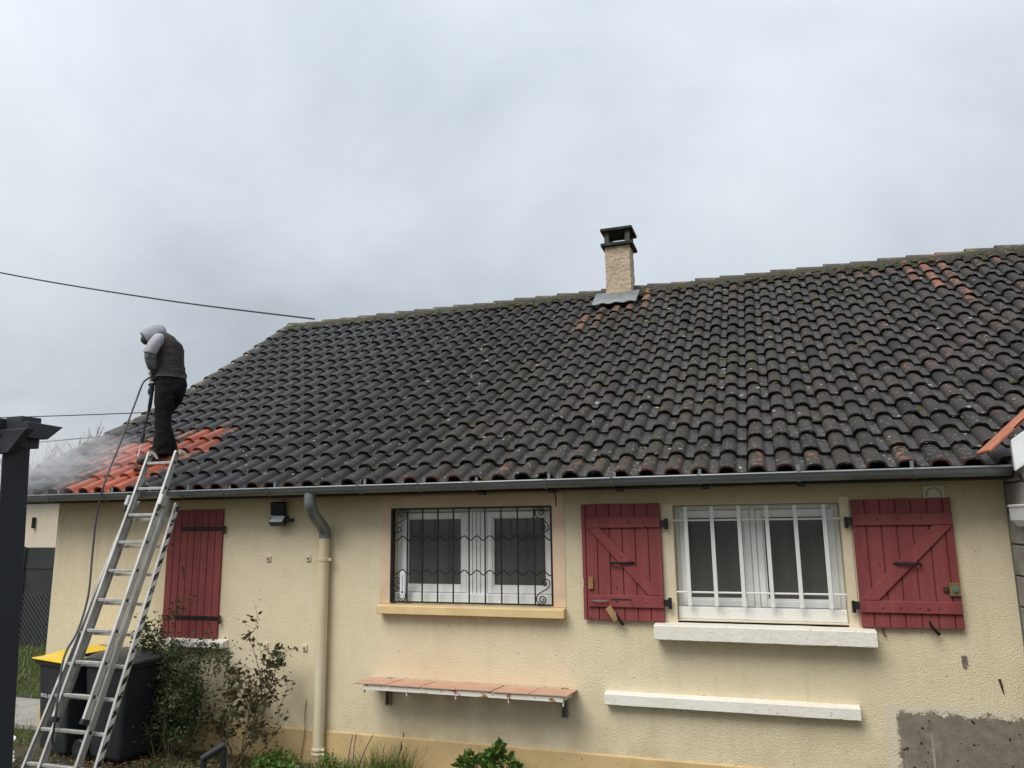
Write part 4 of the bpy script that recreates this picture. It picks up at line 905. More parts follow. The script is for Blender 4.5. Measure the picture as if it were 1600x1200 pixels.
# ------------------------------------------------------------------ the worker
per_ = thing('person', (-6.77, 0.4, 3.0), 'person in grey hood, dark vest and black trousers bent over on the roof tiles', 'person')
def skin(name, mat, verts, edges, radii, parent, sub=2, root=0):
    me = bpy.data.meshes.new(name); me.from_pydata([tuple(v) for v in verts], edges, []); o = bpy.data.objects.new(name, me); link(o, parent)
    me.materials.append(mat)
    sk_ = o.modifiers.new('skin', 'SKIN'); sk_.use_smooth_shade = True; sk_.branch_smoothing = 0.6
    for i, r in enumerate(radii):
        d = me.skin_vertices[0].data[i]; d.radius = r if isinstance(r, tuple) else (r, r); d.use_root = (i == root)
    ss = o.modifiers.new('s', 'SUBSURF'); ss.levels = sub; ss.render_levels = sub
    return o
J = {k: Vector(v) for k, v in {'pelvis': (-6.731, 0.427, 3.955), 'waist': (-6.738, 0.42, 4.111), 'chest': (-6.762, 0.397, 4.314), 'upper': (-6.804, 0.357, 4.452), 'neck': (-6.847, 0.316, 4.502), 'head': (-6.898, 0.268, 4.503), 'crown': (-6.891, 0.274, 4.583), 'face': (-6.944, 0.223, 4.426),
     'hipN': (-6.706, 0.326, 3.874), 'kneeN': (-6.712, 0.307, 3.488), 'ankN': (-6.727, 0.292, 3.074), 'heelN': (-6.733, 0.287, 3.010), 'toeN': (-6.837, 0.169, 2.945),
     'hipF': (-6.743, 0.526, 3.925), 'kneeF': (-6.815, 0.470, 3.525), 'ankF': (-6.762, 0.508, 3.13), 'heelF': (-6.749, 0.50, 3.085), 'toeF': (-6.842, 0.408, 3.055),
     'shN': (-6.696, 0.225, 4.404), 'elN': (-6.784, 0.1, 4.192), 'wrN': (-6.793, 0.201, 4.051), 'haN': (-6.823, 0.245, 3.995),
     'shF': (-6.942, 0.46, 4.45), 'elF': (-7.043, 0.475, 4.137), 'wrF': (-6.925, 0.365, 3.90), 'haF': (-6.872, 0.300, 3.81)}.items()}
# body: one continuous figure under the clothes
names = ['pelvis', 'waist', 'chest', 'upper', 'neck', 'head', 'hipN', 'kneeN', 'ankN', 'toeN', 'hipF', 'kneeF', 'ankF', 'toeF', 'shN', 'elN', 'wrN', 'shF', 'elF', 'wrF']
ix = {n: i for i, n in enumerate(names)}
ed = [(ix[a], ix[b_]) for a, b_ in (('pelvis', 'waist'), ('waist', 'chest'), ('chest', 'upper'), ('upper', 'neck'), ('neck', 'head'), ('pelvis', 'hipN'), ('hipN', 'kneeN'), ('kneeN', 'ankN'), ('ankN', 'toeN'), ('pelvis', 'hipF'), ('hipF', 'kneeF'), ('kneeF', 'ankF'), ('ankF', 'toeF'), ('upper', 'shN'), ('shN', 'elN'), ('elN', 'wrN'), ('upper', 'shF'), ('shF', 'elF'), ('elF', 'wrF'))]
rad = [.11, .11, .12, .09, .05, .08, .07, .045, .04, .035, .07, .04, .035, .035, .05, .04, .03, .05, .04, .03]
skin('body', M['skin'], [J[n] for n in names], ed, rad, per_, 1)
LF = Vector((-.72, -.69, 0))                    # the way the person faces
AW = Vector((-.69, .72, 0))
def loft(name, mat, rings, ry, parent=per_, n=20, bulge=0.0, seed=1, fold=0.006):
    mb = MB(); vs = []; k = len(rings)
    P_ = smooth_path([Vector((*r[0],)) for r in rings], 4); R1 = smooth_path([Vector((r[1], q, 0)) for r, q in zip(rings, ry)], 4)
    for i, (c, rr) in enumerate(zip(P_, R1)):
        for j in range(n):
            t = 2 * math.pi * j / n; q = fold * (mnoise.noise((c.z * 16 + math.cos(t) * .8, math.sin(t) * 1.6, seed)) + .6 * mnoise.noise((c.z * 34, math.cos(t) * 2, math.sin(t) * 2 + seed)))
            sx, sy = math.cos(t), math.sin(t); e = 0.85
            px_ = math.copysign(abs(sx) ** e, sx); py_ = math.copysign(abs(sy) ** e, sy)
            vs.append(c + LF * (rr.x + q) * px_ + AW * (rr.y + q) * py_)
    m = len(P_); fs = [(i * n + j, i * n + (j + 1) % n, (i + 1) * n + (j + 1) % n, (i + 1) * n + j) for i in range(m - 1) for j in range(n)] + [tuple(range(n)), tuple((m - 1) * n + j for j in range(n))]
    mb.add(vs, fs); return mb.build(name, mat, parent, 'smooth')
loft('vest', M['vest'], [((-6.737, 0.421, 3.965), 0.172), ((-6.737, 0.421, 3.985), 0.186), ((-6.736, 0.422, 4.025), 0.182), ((-6.741, 0.417, 4.126), 0.166), ((-6.749, 0.41, 4.244), 0.163), ((-6.753, 0.406, 4.339), 0.156), ((-6.772, 0.388, 4.416), 0.134), ((-6.80, 0.361, 4.476), 0.106), ((-6.817, 0.345, 4.514), 0.072), ((-6.828, 0.334, 4.53), 0.05)],
     [.185, .20, .20, .19, .20, .205, .20, .165, .10, .07], seed=3, fold=0.014)
loft('vest_hem', M['cuff'], [((-6.737, 0.421, 3.968), 0.186), ((-6.737, 0.421, 3.984), 0.189)], [.200, .203], seed=3, fold=0.004)
loft('trousers', M['trouser'], [((-6.735, 0.423, 4.02), 0.150), ((-6.731, 0.426, 3.97), 0.180), ((-6.723, 0.435, 3.893), 0.180), ((-6.724, 0.434, 3.799), 0.166), ((-6.726, 0.432, 3.72), 0.12)], [.16, .18, .185, .18, .14], seed=5)
tl = loft('trouser_leg', M['trouser'], [((-6.702, 0.335, 3.92), 0.115), ((-6.703, 0.329, 3.697), 0.114), ((-6.707, 0.325, 3.506), 0.089), ((-6.699, 0.333, 3.279), 0.088), ((-6.702, 0.33, 3.128), 0.103), ((-6.701, 0.331, 3.055), 0.098)], [.10, .098, .08, .078, .082, .08], seed=8, fold=0.014)
loft('trouser_leg', M['trouser'], [((-6.744, 0.535, 3.927), 0.114), ((-6.761, 0.522, 3.729), 0.113), ((-6.815, 0.470, 3.531), 0.072), ((-6.783, 0.501, 3.301), 0.072), ((-6.756, 0.528, 3.147), 0.086), ((-6.752, 0.532, 3.075), 0.084)], [.10, .098, .08, .075, .08, .08], seed=9, fold=0.010)
# hoodie sleeves and forearm guards
def limb(name, mat, pts, rr, sub=2): return skin(name, mat, pts, [(i, i + 1) for i in range(len(pts) - 1)], rr, per_, sub)
V3 = Vector
limb('sleeve', M['hoodie'], [V3((-6.735, .245, 4.455)), V3((-6.715, .185, 4.415)), V3((-6.728, .155, 4.36)), V3((-6.752, .137, 4.29)), V3((-6.775, .125, 4.235)), V3((-6.776, .124, 4.212))], [.060, .070, .074, .078, .080, .070])
limb('forearm_guard', M['cuff'], [V3((-6.772, .128, 4.262)), V3((-6.778, .135, 4.215)), V3((-6.786, .15, 4.15)), V3((-6.785, .175, 4.09)), V3((-6.793, .201, 4.035))], [.066, .069, .064, .054, .046])
limb('sleeve', M['hoodie'], [J['shF'], (J['shF'] + J['elF']) / 2, J['elF'], J['elF'] * .5 + J['wrF'] * .5], [.08, .075, .068, .055])
limb('forearm_guard', M['cuff'], [J['elF'] * .5 + J['wrF'] * .5, J['wrF']], [.05, .042])
# gloved hands closed on the lance: palm, four fingers, thumb
def hand(w, h, axis, name):
    w, h, axis = Vector(w), Vector(h), Vector(axis).normalized()
    d = (h - w).normalized(); side = d.cross(axis).normalized()
    vs = [w, w + (h - w) * .6, h]; es = [(0, 1), (1, 2)]; rr = [.034, .040, .034]
    for i in range(4):
        off = axis * (0.033 - 0.022 * i); L = (0.9, 1.0, 0.95, 0.78)[i]
        b0 = h + off * .8; p1 = b0 + d * 0.030 * L + side * 0.012; p2 = p1 + side * 0.034 * L + d * .006; p3 = p2 + side * 0.014 * L - d * 0.030 * L
        k = len(vs); vs += [b0, p1, p2, p3]; es += [(2, k), (k, k + 1), (k + 1, k + 2), (k + 2, k + 3)]; rr += [.012, .0105, .0100, .0090]
    t0 = w + (h - w) * .5 + axis * .036; t1 = t0 + axis * .014 + side * .03 + d * .012; t2 = t1 + side * .02 + d * .02
    k = len(vs); vs += [t0, t1, t2]; es += [(1, k), (k, k + 1), (k + 1, k + 2)]; rr += [.014, .012, .010]
    skin(name, M['glove'], vs, es, rr, per_, 1, 1)
lax = Vector((-6.829, .264, 4.0)) - Vector((-6.857, .279, 3.72))
hand(J['wrN'], J['haN'] + Vector((.022, -.028, .0)), lax, 'glove'); hand(J['wrF'] + LF * .03, J['haF'] + Vector((.0, .012, 0)), lax, 'glove')
# hood: shell with a face opening turned down and forward, mask inside
fd = (LF * 0.80 + Vector((0, 0, -0.60))).normalized(); hc = Vector((-6.885, 0.279, 4.505))
hb = MB(); nu, nv = 22, 16; vs = []; fs = []
e1 = fd; e2 = AW; e3 = e1.cross(e2).normalized()
if e3.z < 0: e3 = -e3
for i in range(nv + 1):
    th = R(46) + (math.pi - R(46)) * i / nv                       # from the rim of the opening to the back of the head
    for j in range(nu):
        ph = 2 * math.pi * j / nu; r1_, r2_, r3_ = 0.158, 0.118, 0.128
        wob = 1 + 0.035 * mnoise.noise((i * .5, math.cos(ph) * 2, math.sin(ph) * 2))
        p = hc + e1 * (r1_ * math.cos(th) + 0.01) * wob + e2 * r2_ * math.sin(th) * math.cos(ph) * wob + e3 * r3_ * math.sin(th) * math.sin(ph) * wob
        if i > nv * .55 and p.z < hc.z: p.z -= 0.05 * (i / nv - .55) * 2
        vs.append(p)
for i in range(nv):
    for j in range(nu): fs.append((i * nu + j, i * nu + (j + 1) % nu, (i + 1) * nu + (j + 1) % nu, (i + 1) * nu + j))
hb.add(vs, fs); ho_ = hb.build('hood', M['hoodie'], per_, 'all'); so_ = ho_.modifiers.new('s', 'SOLIDIFY'); so_.thickness = 0.012; so_.offset = -1
skin('hood_collar', M['hoodie'], [J['neck'] + Vector((0.02, 0.02, -.02)), hc - fd * .05 + Vector((0, 0, -.02))], [(0, 1)], [.105, .10], per_, 2)
skin('face_mask', M['glove'], [hc + fd * 0.03, hc + fd * .115 - e3 * .018, hc + fd * .165 - e3 * .045], [(0, 1), (1, 2)], [.094, .076, .046], per_, 2)
for nm in ('N', 'F'):
    a, h_, t = J['ank' + nm], J['heel' + nm], J['toe' + nm]; dv = (t - h_)
    skin('boot', M['boot'], [a + Vector((0, 0, .05)), a + Vector((0, 0, -.01)), h_ + dv * .15 + Vector((0, 0, .016)), h_ + dv * .72 + Vector((0, 0, .030)), h_ + dv * 1.28 + Vector((0, 0, .016))],
         [(0, 1), (1, 2), (2, 3), (3, 4)], [.062, .066, .064, .060, .050], per_, 2, 1)
    sl = MB().obox(h_ + dv * .62 + Vector((0, 0, -.042)), dv * .82, dv.cross(Vector((0, 0, 1))).normalized() * .045, (0, 0, .010)); sl.build('boot_sole', M['plastic_black'], per_, bevel=0.012)

# ------------------------------------------------------------------ pergola corner at the left edge
pg = thing('pergola', (-3.06, -4.18, 0), 'anthracite metal pergola corner post with slant cut beam ends at the left edge', 'pergola')
top, bot = Vector((-2.928, -4.428, 2.60)), Vector((-3.235, -4.055, 0.0))
tb = Vector((-3.05, 2.42, 0)).normalized(); ta = Vector((tb.y, -tb.x, 0))
MB().obox((top + bot) / 2, ta * 0.047, tb * 0.047, (top - bot) / 2).build('post', M['anthracite'], pg, bevel=0.003)
MB().prism([(-5.2, 2.534), (-2.885, 2.534), (-2.792, 2.630), (-5.2, 2.630)], 'y', -4.497, -4.462).build('beam', M['anthracite'], pg, bevel=0.002)
MB().prism([(-4.462, 2.598), (-4.365, 2.598), (-4.297, 2.657), (-4.462, 2.663)], 'x', -2.868, -2.833).build('beam', M['anthracite'], pg, bevel=0.002)
MB().box(-2.958, -2.8695, -4.462, -4.372, 2.56, 2.688).build('post_cap', M['anthracite'], pg, bevel=0.002)
MB().prism([(-6.5, 2.612), (-4.3, 2.612), (-4.3, 2.681), (-6.5, 2.681)], 'x', -2.995, -2.960).build('beam', M['anthracite'], pg, bevel=0.002)
MB().box(-5.2, -2.997, -4.36, -4.33, 2.60, 2.675).build('beam', M['anthracite'], pg, bevel=0.002)
for x in (-2.975, -2.935):
    for z in (2.555, 2.607): MB().tube([(x, -4.497, z), (x, -4.502, z)], 0.006, 10).build('bolt_head', M['anthracite'], pg, 'smooth')

# trolley handle in the foreground
hn = thing('hand_trolley', (-2.7, -3.4, 0), 'black tube handle of a hand trolley poking up before the rose bush', 'hand trolley')
p0, p1 = Vector((-2.556, -3.640, 1.180)), Vector((-2.474, -3.606, 1.231))
dn = Vector((-0.03, 0.02, -1)).normalized()
MB().tube([p0 + dn * 1.19, p0 + dn * .012], 0.0155, 12).build('upright', M['plastic_black'], hn, 'smooth')
MB().tube([p1 + dn * 1.23, p1 + dn * .012], 0.0155, 12).build('upright', M['plastic_black'], hn, 'smooth')
MB().tube([p0 - (p1 - p0) * .10, p1 + (p1 - p0) * .05], 0.0165, 12).build('grip', M['plastic_black'], hn, 'smooth', bevel=0.004)
MB().obox((p0 + p1) / 2 + dn * 1.19 + Vector((0, -.1, 0)), (0.09, 0, 0), (0, 0.10, 0), (0, 0, 0.008)).build('toe_plate', M['plastic_black'], hn)

# ------------------------------------------------------------------ neighbour's porch and block wall on the right
po = thing('porch', (1.9, -0.6, 2.2), 'white boarded porch eave with new terracotta verge tiles at the right edge', 'porch')
sl_ = math.atan2(0.42, 0.50)
def pz(x): return 2.535 + (x - 1.655) * 0.68
MB().prism([(1.652, 2.535), (3.2, pz(3.2)), (3.2, pz(3.2) + .24), (1.645, 2.755)], 'y', -0.545, -0.50).build('bargeboard', M['white_plastic'], po, bevel=0.008, seg=2)
for i in range(6):
    x0_ = 1.515 + i * 0.165; z0_ = 2.688 + i * 0.151
    c = Vector((x0_ + 0.11, -0.40, z0_ + 0.102)); d = Vector((0.125, 0, 0.112))
    n_ = Vector((-0.112, 0, 0.125)).normalized()
    MB().obox(c + n_ * 0.004, d, (0, 0.17, 0), n_ * 0.012).build('verge_tile', M['terracotta'], po, bevel=0.006)
MB().prism([(1.70, 2.60), (3.2, 3.62), (3.2, 3.66), (1.70, 2.66)], 'y', -0.50, -0.02).build('soffit_board', M['white_plastic'], po)
wbm = MB().box(1.652, 1.752, -1.6, -0.262, 2.192, 2.302); wbm.box(1.645, 1.66, -1.6, -0.258, 2.288, 2.306)
wbm.prism([(1.668, 2.192), (1.752, 2.192), (1.752, 2.150), (1.70, 2.150)], 'y', -1.6, -0.24)
wbm.build('porch_beam', M['white_plastic'], po, bevel=0.004)
MB().tube([(1.70, -0.40, 2.52), (1.73, -0.62, 2.40)], 0.014, 8).build('porch_bracket', M['dark_wood'], po)
bw = thing('block_wall', (1.8, -1.5, 0), 'unrendered grey concrete block wall joining the cream wall at the right', 'wall')
MB().box(1.7035, 1.90, -0.010, -0.004, -0.1, 2.56).build('mortar_joint', M['block_mortar'], bw)
MB().box(1.732, 1.90, -3.0, -0.011, -0.1, 2.56).build('mortar_core', M['block_mortar'], bw)
for r_ in range(12):
    z0_ = -0.03 + r_ * 0.2275 - 0.0; off = 0.0 if r_ % 2 else 0.22
    y = -0.008
    yy = [-0.008] + [-(0.44 * k) - off for k in range(1, 7) if 0.44 * k + off < 2.95]
    for a, b_ in zip(yy[:-1], yy[1:]):
        if b_ < -1.4: break
        dx = rnd.uniform(-.004, .004)
        MB().box(1.706 + dx, 1.74, b_ + .006, a - .006, z0_ + .006, min(z0_ + .2215, 2.6)).build('block', M['block'], bw, bevel=0.006)

# ------------------------------------------------------------------ behind, on the left: fence, neighbour house, cables, trees
fe = thing('screen_fence', (-14, 4.55, 0), 'dark screened chain link fence beyond the path left of the house corner', 'fence')
MB().box(-22, -8.2, 4.60, 4.62, 0.02, 1.84).build('screen_sheet', M['screen'], fe)
MB().box(-22, -8.2, 4.585, 4.60, 1.44, 1.47).build('fence_rail', M['screen'], fe)
for x in (-21, -18.5, -16, -13.9, -11.5, -9.2): MB().tube([(x, 4.56, 0), (x, 4.56, 1.86)], 0.024, 8).build('fence_post', M['wire'], fe)
wr = MB(); s = -16.2
while s < -9.0:
    wr.tube([(s, 4.585, 0.03), (s + 0.95, 4.585, 0.98)], 0.0045, 4, False); wr.tube([(s + .95, 4.578, 0.03), (s, 4.578, 0.98)], 0.0030, 4, False); s += 0.10
tag(wr.build('chain_link', M['wire'], fe), kind='stuff')
nh = thing('neighbour_house', (-18, 9, 0), 'pale rendered neighbouring house seen past the left corner above the fence', 'house')
MB().box(-26, -9.5, 8.0, 14.0, -0.1, 3.3).build('wall', M['n_render'], nh)
nr = MB().prism([(7.5, 3.25), (11, 4.05), (14.5, 3.25), (14.5, 3.17), (11, 3.95), (7.5, 3.17)], 'x', -26.3, -15.5); nr.build('roof', M['ridge'], nh)
wsh = MB().box(-19.6, -18.87, 7.95, 7.998, 1.75, 3.1).build('shutter', M['plastic_black'], nh, bevel=0.01)
MB().tube([(-17.87, 7.95, 2.20), (-17.87, 7.95, 2.48)], 0.04, 6).build('shutter_catch', M['black_iron'], nh)
def cable(pts, r, label):
    o = MB().tube(smooth_path(pts, 8), r, 6).build('overhead_cable', M['cable'], None, 'smooth'); return tag(o, label, 'cable', 'overhead cables')
cable([(-8.05, 5.4, 6.10), (-11.83, 5.4, 6.90), (-16.564, 5.4, 8.057), (-22, 5.4, 9.6)], 0.016, 'thick black overhead cable running from the ridge end to the upper left')
cable([(-12, 12, 5.66), (-18.198, 12, 5.744), (-25.416, 12, 5.961), (-34, 12, 6.3)], 0.016, 'thin overhead cable behind the worker at knee height')
cable([(-12, 12, 5.32), (-19.937, 12, 5.078), (-25.267, 12, 4.98), (-34, 12, 4.95)], 0.016, 'lowest thin overhead cable crossing just above the pergola beam tip')
def bare_tree(base, h, label, seed, spread=0.5):
    r = random.Random(seed); t = thing('bare_tree', base, label, 'tree', 'bare trees behind the house'); b0 = Vector(base)
    MB().tube([b0, b0 + Vector((0.05, 0, h * .2)), b0 + Vector((0, 0.05, h * .42))], [h * .022, h * .018, h * .013], 7).build('trunk', M['bark'], t, 'smooth')
    mb = MB()
    def br(p, d, l, rad_, lv):
        q = p + d * l * .5 + Vector((r.gauss(0, .04), r.gauss(0, .04), .02)) * l; e = q + (d + Vector((r.gauss(0, .15), r.gauss(0, .15), .12))).normalized() * l * .5
        mb.tube([p, q, e], [rad_, rad_ * .8, rad_ * .55], 4, False)
        if lv == 0: return
        for _ in range(r.choice((3, 3, 4))):
            nd_ = (d + Vector((r.gauss(0, spread), r.gauss(0, spread), r.uniform(0, .4)))).normalized(); br(p + (e - p) * r.uniform(.35, 1), nd_, l * r.uniform(.55, .8), rad_ * .55, lv - 1)
    for k in range(6):
        a = k * 1.05 + r.uniform(-.3, .3); br(b0 + Vector((0, 0, h * r.uniform(.22, .42))), Vector((math.cos(a) * .6, math.sin(a) * .6, 1)).normalized(), h * .25, h * .010, 3)
    mb.build('crown', M['bark'], t); return t
bare_tree((-28.7, 18.5, 0), 8.3, 'bare winter tree rising right beside the pergola beam tip', 3)
bare_tree((-33.0, 19.5, 0), 7.6, 'bare winter tree just left of the pergola post', 5)
def leafy(mb, c, n, rad_, size, r, flat=1.0, up=0.3, m=0):
    for _ in range(n):
        v = Vector((r.gauss(0, 1), r.gauss(0, 1), r.gauss(0, 1))).normalized() * rad_ * r.random() ** 0.4; v.z *= flat
        leaf(mb, Vector(c) + v, size * r.uniform(.6, 1.3), r, up, m)
def leaf(mb, p, s, r, up=0.3, m=0, d=None):
    d = d or Vector((r.gauss(0, 1), r.gauss(0, 1), r.gauss(0, .6) + up)).normalized(); n = d.orthogonal().normalized(); n = (Matrix.Rotation(r.uniform(0, 6.28), 3, d) @ n); sd_ = d.cross(n)
    mb.add([p, p + d * s * .45 + sd_ * s * .30 + n * s * .06, p + d * s - n * s * .1, p + d * s * .45 - sd_ * s * .30 + n * s * .06], [(0, 1, 2), (0, 2, 3)], m)
hg = MB(); r = random.Random(4)
for i in range(26): leafy(hg, (-46 + i * 0.9, 24 + r.uniform(-1, 1), 2.6 + r.uniform(-.5, .7)), 260, 1.25, .34, r)
hg_o = hg.build('hedge', M['leaf_dark']); tag(hg_o, 'far tall dark hedge behind the bare trees on the left', 'hedge')

# ------------------------------------------------------------------ plants along the wall
def shrub(name, base, label, cat, seed, stems, leafmat, lsize, ldens, stem_r, hmax, spread, bare=0.25, clump=0.05):
    r = random.Random(seed); t = thing(name, base, label, cat); sm_ = MB(); lv = MB(); b0 = Vector(base)
    def grow(p, tgt, rad_, lvl, dens):
        L = (tgt - p).length; k = max(4, int(L / 0.07)); pts = [p]; side = Vector((r.gauss(0, .06), r.gauss(0, .04), 0)) * L * 2
        for i in range(1, k + 1):
            u = i / k; q = p + (tgt - p) * u + side * math.sin(u * math.pi) + Vector((r.gauss(0, .006), r.gauss(0, .006), r.gauss(0, .004))); pts.append(q)
        sm_.tube(pts, [rad_ * (1 - .7 * i / k) + .0007 for i in range(k + 1)], 5, False)
        for i in range(1, k + 1):
            u = i / k
            if u > bare or lvl:
                for _ in range(int(dens * r.uniform(.5, 1.5) * (0.5 + u))):
                    leaf(lv, pts[i] + Vector((r.gauss(0, clump), r.gauss(0, clump), r.gauss(0, clump))), lsize * r.uniform(.6, 1.35), r, 0.15)
            if lvl < 2 and u > bare and r.random() < (.55 if lvl == 0 else .28):
                d = ((tgt - p).normalized() + Vector((r.gauss(0, .7), r.gauss(0, .5), r.gauss(.1, .35)))).normalized(); grow(pts[i], pts[i] + d * r.uniform(.08, .24) * (1.2 - .3 * lvl), rad_ * .5, lvl + 1, dens)
    for (dx, dy, tx, ty, tz, dn_) in stems: grow(b0 + Vector((dx, dy, 0)), b0 + Vector((tx, ty, tz)), stem_r * r.uniform(.7, 1.2), 0, ldens * dn_)
    sm_.build('stem', M['stem'], t, 'smooth'); lv.build('foliage', leafmat, t); return t
r = random.Random(2)
st = [(-.30, .0, -.38, .05, 1.16, 1.0), (-.25, .0, -.30, .0, 1.06, 1.2), (-.2, .0, -.42, .0, .92, 1.4), (-.12, .05, -.25, .05, .97, 1.4), (-.1, .0, -.16, .0, .84, 1.4), (0, .0, -.05, .0, .86, 1.3), (.05, .0, .06, .05, .90, 1.1), (.08, 0, .14, .05, 1.0, .8), (.08, .0, .24, .1, .94, .9), (.06, 0, .12, -.05, .66, 1.0), (-.3, 0, -.52, 0, .75, 1.3), (-.2, -.05, -.45, -.1, .55, 1.2), (0, -.1, .02, -.1, .62, 1.3), (-.1, 0, .08, 0, .62, 1.1), (.08, 0, .20, 0, .5, .6)]
shrub('shrub', (-5.60, -0.34, 0), 'dense upright dark green shrub beside the bins under the closed shutter', 'shrub', 11, st, M['leaf_dark'], 0.034, 6.8, 0.006, 1.1, .3, 0.18, 0.040)
st = [(-.05, 0, .02, .08, 1.13, .45), (0, 0, -.30, .05, .92, .6), (.02, 0, .30, .05, 1.03, .9), (.05, 0, .34, .05, .88, 1.0), (.05, 0, .42, 0, .60, .9), (.03, 0, .22, -.05, .75, .7), (-.05, 0, -.35, 0, .55, .9), (-.08, 0, -.25, -.1, .42, 1.1), (-.02, 0, -.12, 0, .78, .7), (.06, 0, .30, -.1, .40, .8), (0, 0, .10, 0, .85, .7), (-.05, 0, -.18, .05, .66, .9), (.04, -.02, .18, -.05, .55, .5)]
shrub('rose_bush', (-4.93, -0.33, 0), 'straggly rose bush with bare brown canes and sparse reddish leaves left of the downpipe', 'rose bush', 23, st, M['leaf_rose'], 0.058, 3.3, 0.0065, 1.1, .4, 0.28, 0.036)
pl_ = thing('leafy_plant', (-2.38, -0.28, 0), 'low clump of bright green toothed leaves under the tiled shelf', 'plant'); lv = MB(); r = random.Random(31); sm_ = MB()
for i in range(210):
    a = r.uniform(0, 6.28); q = r.random() ** .6 * 0.30; x, y = q * math.cos(a), q * .55 * math.sin(a); z = max(0.04, (0.33 - 0.62 * q * q / .09 * .30) * r.uniform(.55, 1.05)) + 0.05 * math.sin(x * 18)
    p = Vector((-2.38 + x, -0.28 + y, z)); d = Vector((x * 2 + r.gauss(0, .3), y * 2 - .35 + r.gauss(0, .3), .35 + r.gauss(0, .2))).normalized()
    leaf(lv, p, r.uniform(.06, .10), r, d=d); leaf(lv, p, r.uniform(.05, .08), r, d=(d + Vector((r.gauss(0, .6), r.gauss(0, .4), 0))).normalized())
    if i % 3 == 0: sm_.tube([(-2.38 + x * .3, -0.28 + y * .3, 0), p], 0.003, 4, False)
sm_.build('stem', M['stem'], pl_); lv.build('foliage', M['leaf_green'], pl_)
def weeds(name, base, w, h, n, label, cat, seed, size=.04):
    r = random.Random(seed); lv = MB()
    for _ in range(n):
        x = r.gauss(0, w * .45); y = r.gauss(0, .07); z = h * math.exp(-(x / w) ** 2) * r.uniform(.1, 1.05)
        leaf(lv, Vector(base) + Vector((x, y, z)), size * r.uniform(.6, 1.3), r, .4)
    return tag(lv.build(name, M['leaf_green']), label, cat, kind='stuff')
weeds('weeds', (-4.55, -0.27, 0), .26, .13, 520, 'low green weeds at the foot of the wall just left of the downpipe', 'weeds', 41)
weeds('weeds', (-4.02, -0.22, 0), .08, .14, 140, 'small green weed tight against the right side of the downpipe foot', 'weeds', 42, .034)
weeds('weeds', (-1.20, -0.30, 0), .16, .19, 260, 'green weeds just showing at the bottom under the white ledge', 'weeds', 43)
tu = MB(); r = random.Random(51)
def blades(mb, cx_, cy_, sx, sy, n, h0, h1, r, w=.004, lean=.35):
    for _ in range(n):
        p = Vector((cx_ + r.gauss(0, sx), cy_ + r.gauss(0, sy), -0.02)); h = r.uniform(h0, h1); d = Vector((r.gauss(0, lean), r.gauss(0, lean), 1)) ; s_ = Vector((r.gauss(0, 1), r.gauss(0, 1), 0)).normalized() * w
        q = p + d * h * .55; e = p + d * h + Vector((d.x, d.y, -.15)) * h * .4
        mb.add([p - s_, p + s_, q + s_ * .7, q - s_ * .7, e], [(0, 1, 2, 3), (3, 2, 4)])
blades(tu, -3.40, -0.20, .13, .05, 300, .12, .36, r, .0035, .28)
tag(tu.build('grass_tuft', M['grass']), 'tall thin grass tuft against the plinth crack', 'grass tuft')
tu = MB(); blades(tu, -3.72, -0.22, .22, .06, 260, .08, .22, r, .004, .3)
tag(tu.build('grass_tuft', M['grass']), 'short grass tuft around three dark stalks right of the downpipe', 'grass tuft')
sk_ = MB()
for x, tx, h in ((-3.80, -3.77, .33), (-3.745, -3.735, .34), (-3.72, -3.56, .345)): sk_.tube(smooth_path([(x, -.22, 0), ((x + tx) / 2 - .012, -.21, h * .5), (tx, -.2, h)]), [.0045] * 12 + [.002], 5)
tag(sk_.build('dry_stalk', M['bark']), 'three thin dark dry stalks leaning apart against the plinth', 'stalks')
cl = MB(); r = random.Random(8); cp = []
for t in range(0, 6 * 20 + 1):
    a_ = t * math.pi / 10; rr = .19 + .018 * math.sin(t * .37) ; cp.append((-7.22 + rr * math.cos(a_) + .01 * math.sin(t * .21), -0.98 + rr * .75 * math.sin(a_), .02 + .0016 * t + .05 * max(0, math.sin(a_ + .6)) * (t / 120)))
cl.tube(cp, 0.010, 6)
tag(cl.build('hose_coil', M['white_metal'], None, 'smooth'), 'coiled pale garden hose on the ground by the pergola post foot', 'hose')

gs = MB(); r = random.Random(61)
for _ in range(15000):
    x, y = r.uniform(-9.2, -0.3), -r.random() ** 0.8 * 1.5 - .05
    if mnoise.noise((x * 1.7, y * 2.2, 0)) < -0.12 + (0.16 if x < -5.9 else -0.06): continue
    p = Vector((x, y, -.02)); h = r.uniform(.035, .10); d = Vector((r.gauss(0, .45), r.gauss(0, .45), 1)); s_ = Vector((r.gauss(0, 1), r.gauss(0, 1), 0)).normalized() * .0035
    gs.add([p - s_, p + s_, p + d * h + Vector((d.x, d.y, 0)) * h * .4], [(0, 1, 2)])
for _ in range(9000):
    x, y = r.uniform(-16, -8.0), r.uniform(1.2, 4.5)
    p = Vector((x, y, -.02)); h = r.uniform(.05, .16); d = Vector((r.gauss(0, .45), r.gauss(0, .45), 1)); s_ = Vector((r.gauss(0, 1), r.gauss(0, 1), 0)).normalized() * .008
    gs.add([p - s_, p + s_, p + d * h], [(0, 1, 2)])
for _ in range(1500):
    x, y = r.uniform(-9.5, -7.6), r.uniform(-.6, 1.25)
    if .12 < y < 1.15 and r.random() < .93: continue
    p = Vector((x, y, -.02)); h = r.uniform(.04, .14); d = Vector((r.gauss(0, .5), r.gauss(0, .5), 1)); s_ = Vector((r.gauss(0, 1), r.gauss(0, 1), 0)).normalized() * .006
    gs.add([p - s_, p + s_, p + d * h], [(0, 1, 2)])
tag(gs.build('grass', M['grass'], fix=False), 'short green grass along the foot of the wall', 'grass', kind='stuff')
lt = MB()
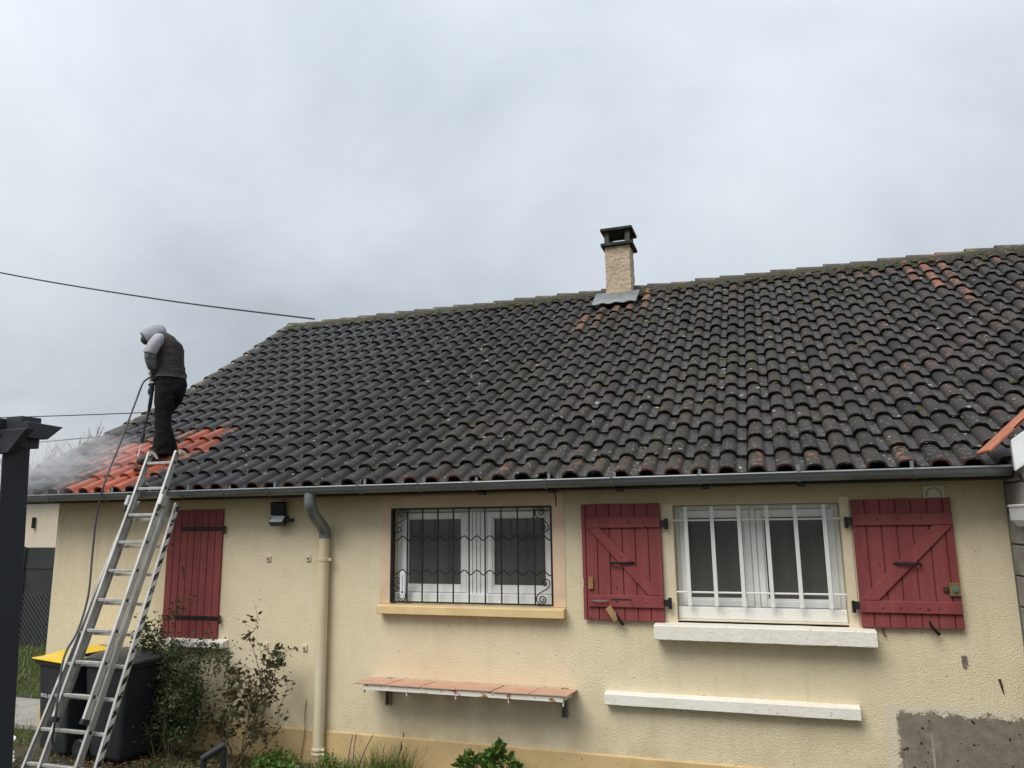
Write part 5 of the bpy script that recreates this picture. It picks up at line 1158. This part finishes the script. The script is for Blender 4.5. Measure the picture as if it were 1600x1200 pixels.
for _ in range(2600):
    x, y = r.gauss(-6.0, .75), -r.random() * 1.3 - .05
    d = Vector((r.gauss(0, 1), r.gauss(0, 1), r.gauss(0, .25))).normalized(); leaf(lt, Vector((x, y, r.uniform(0, .03))), r.uniform(.02, .055), r, d=d)
for _ in range(500): leaf(lt, Vector((r.uniform(-5.2, -1), -r.random() * .7 - .04, r.uniform(0, .02))), r.uniform(.02, .045), r, d=Vector((r.gauss(0, 1), r.gauss(0, 1), r.gauss(0, .2))).normalized())
tag(lt.build('leaf_litter', M['litter'], fix=False), 'brown dead leaves scattered before the bins', 'leaves', kind='stuff')

# ------------------------------------------------------------------ spray and mist
mm = bpy.data.materials.new('water_mist'); mm.use_nodes = True; nt = mm.node_tree; nt.nodes.clear()
vo = nd(nt, 'ShaderNodeOutputMaterial'); pv = nd(nt, 'ShaderNodeVolumePrincipled'); nt.links.new(pv.outputs[0], vo.inputs['Volume'])
pv.inputs['Color'].default_value = (0.97, 0.98, 1.0, 1); pv.inputs['Anisotropy'].default_value = 0.1
tc = nd(nt, 'ShaderNodeTexCoord'); oc = tc.outputs['Object']
ln = nd(nt, 'ShaderNodeVectorMath', operation='LENGTH'); nt.links.new(oc, ln.inputs[0])
fall = rng(nt, ln.outputs['Value'], 1.0, 0.05, 0, 1, True)
nz_ = rng(nt, noise(nt, scl(nt, pos(nt), (1.0, 1.0, 1.8)), 2.8, 5, 0.6, 0.9), 0.38, 0.68, 0.04, 1.0)
dens = mth(nt, 'MULTIPLY', mth(nt, 'MULTIPLY', fall, nz_), 2.3)
nt.links.new(dens, pv.inputs['Density'])
bm = bmesh.new(); bmesh.ops.create_uvsphere(bm, u_segments=24, v_segments=14, radius=1.0); me = bpy.data.meshes.new('mist'); bm.to_mesh(me); bm.free(); me.materials.append(mm)
mi = bpy.data.objects.new('mist', me); COL.objects.link(mi); mi.location = (-8.02, 0.0, 2.90); mi.scale = (1.50, 0.95, 0.54); mi.rotation_euler = (R(24), R(-8), R(4))
tag(mi, 'drifting white water mist over the cleaned orange tiles', 'mist', kind='stuff')
jt = MB(); jt.tube([(-6.934, .260, 3.185), (-6.957, .252, 3.035)], [.003, .011], 8, True)
js = jt.build('water_jet', simple('spray_water', (0.75, 0.76, 0.78), 0.3), None, 'smooth'); tag(js, 'short white water jet below the lance nozzle', 'water jet')
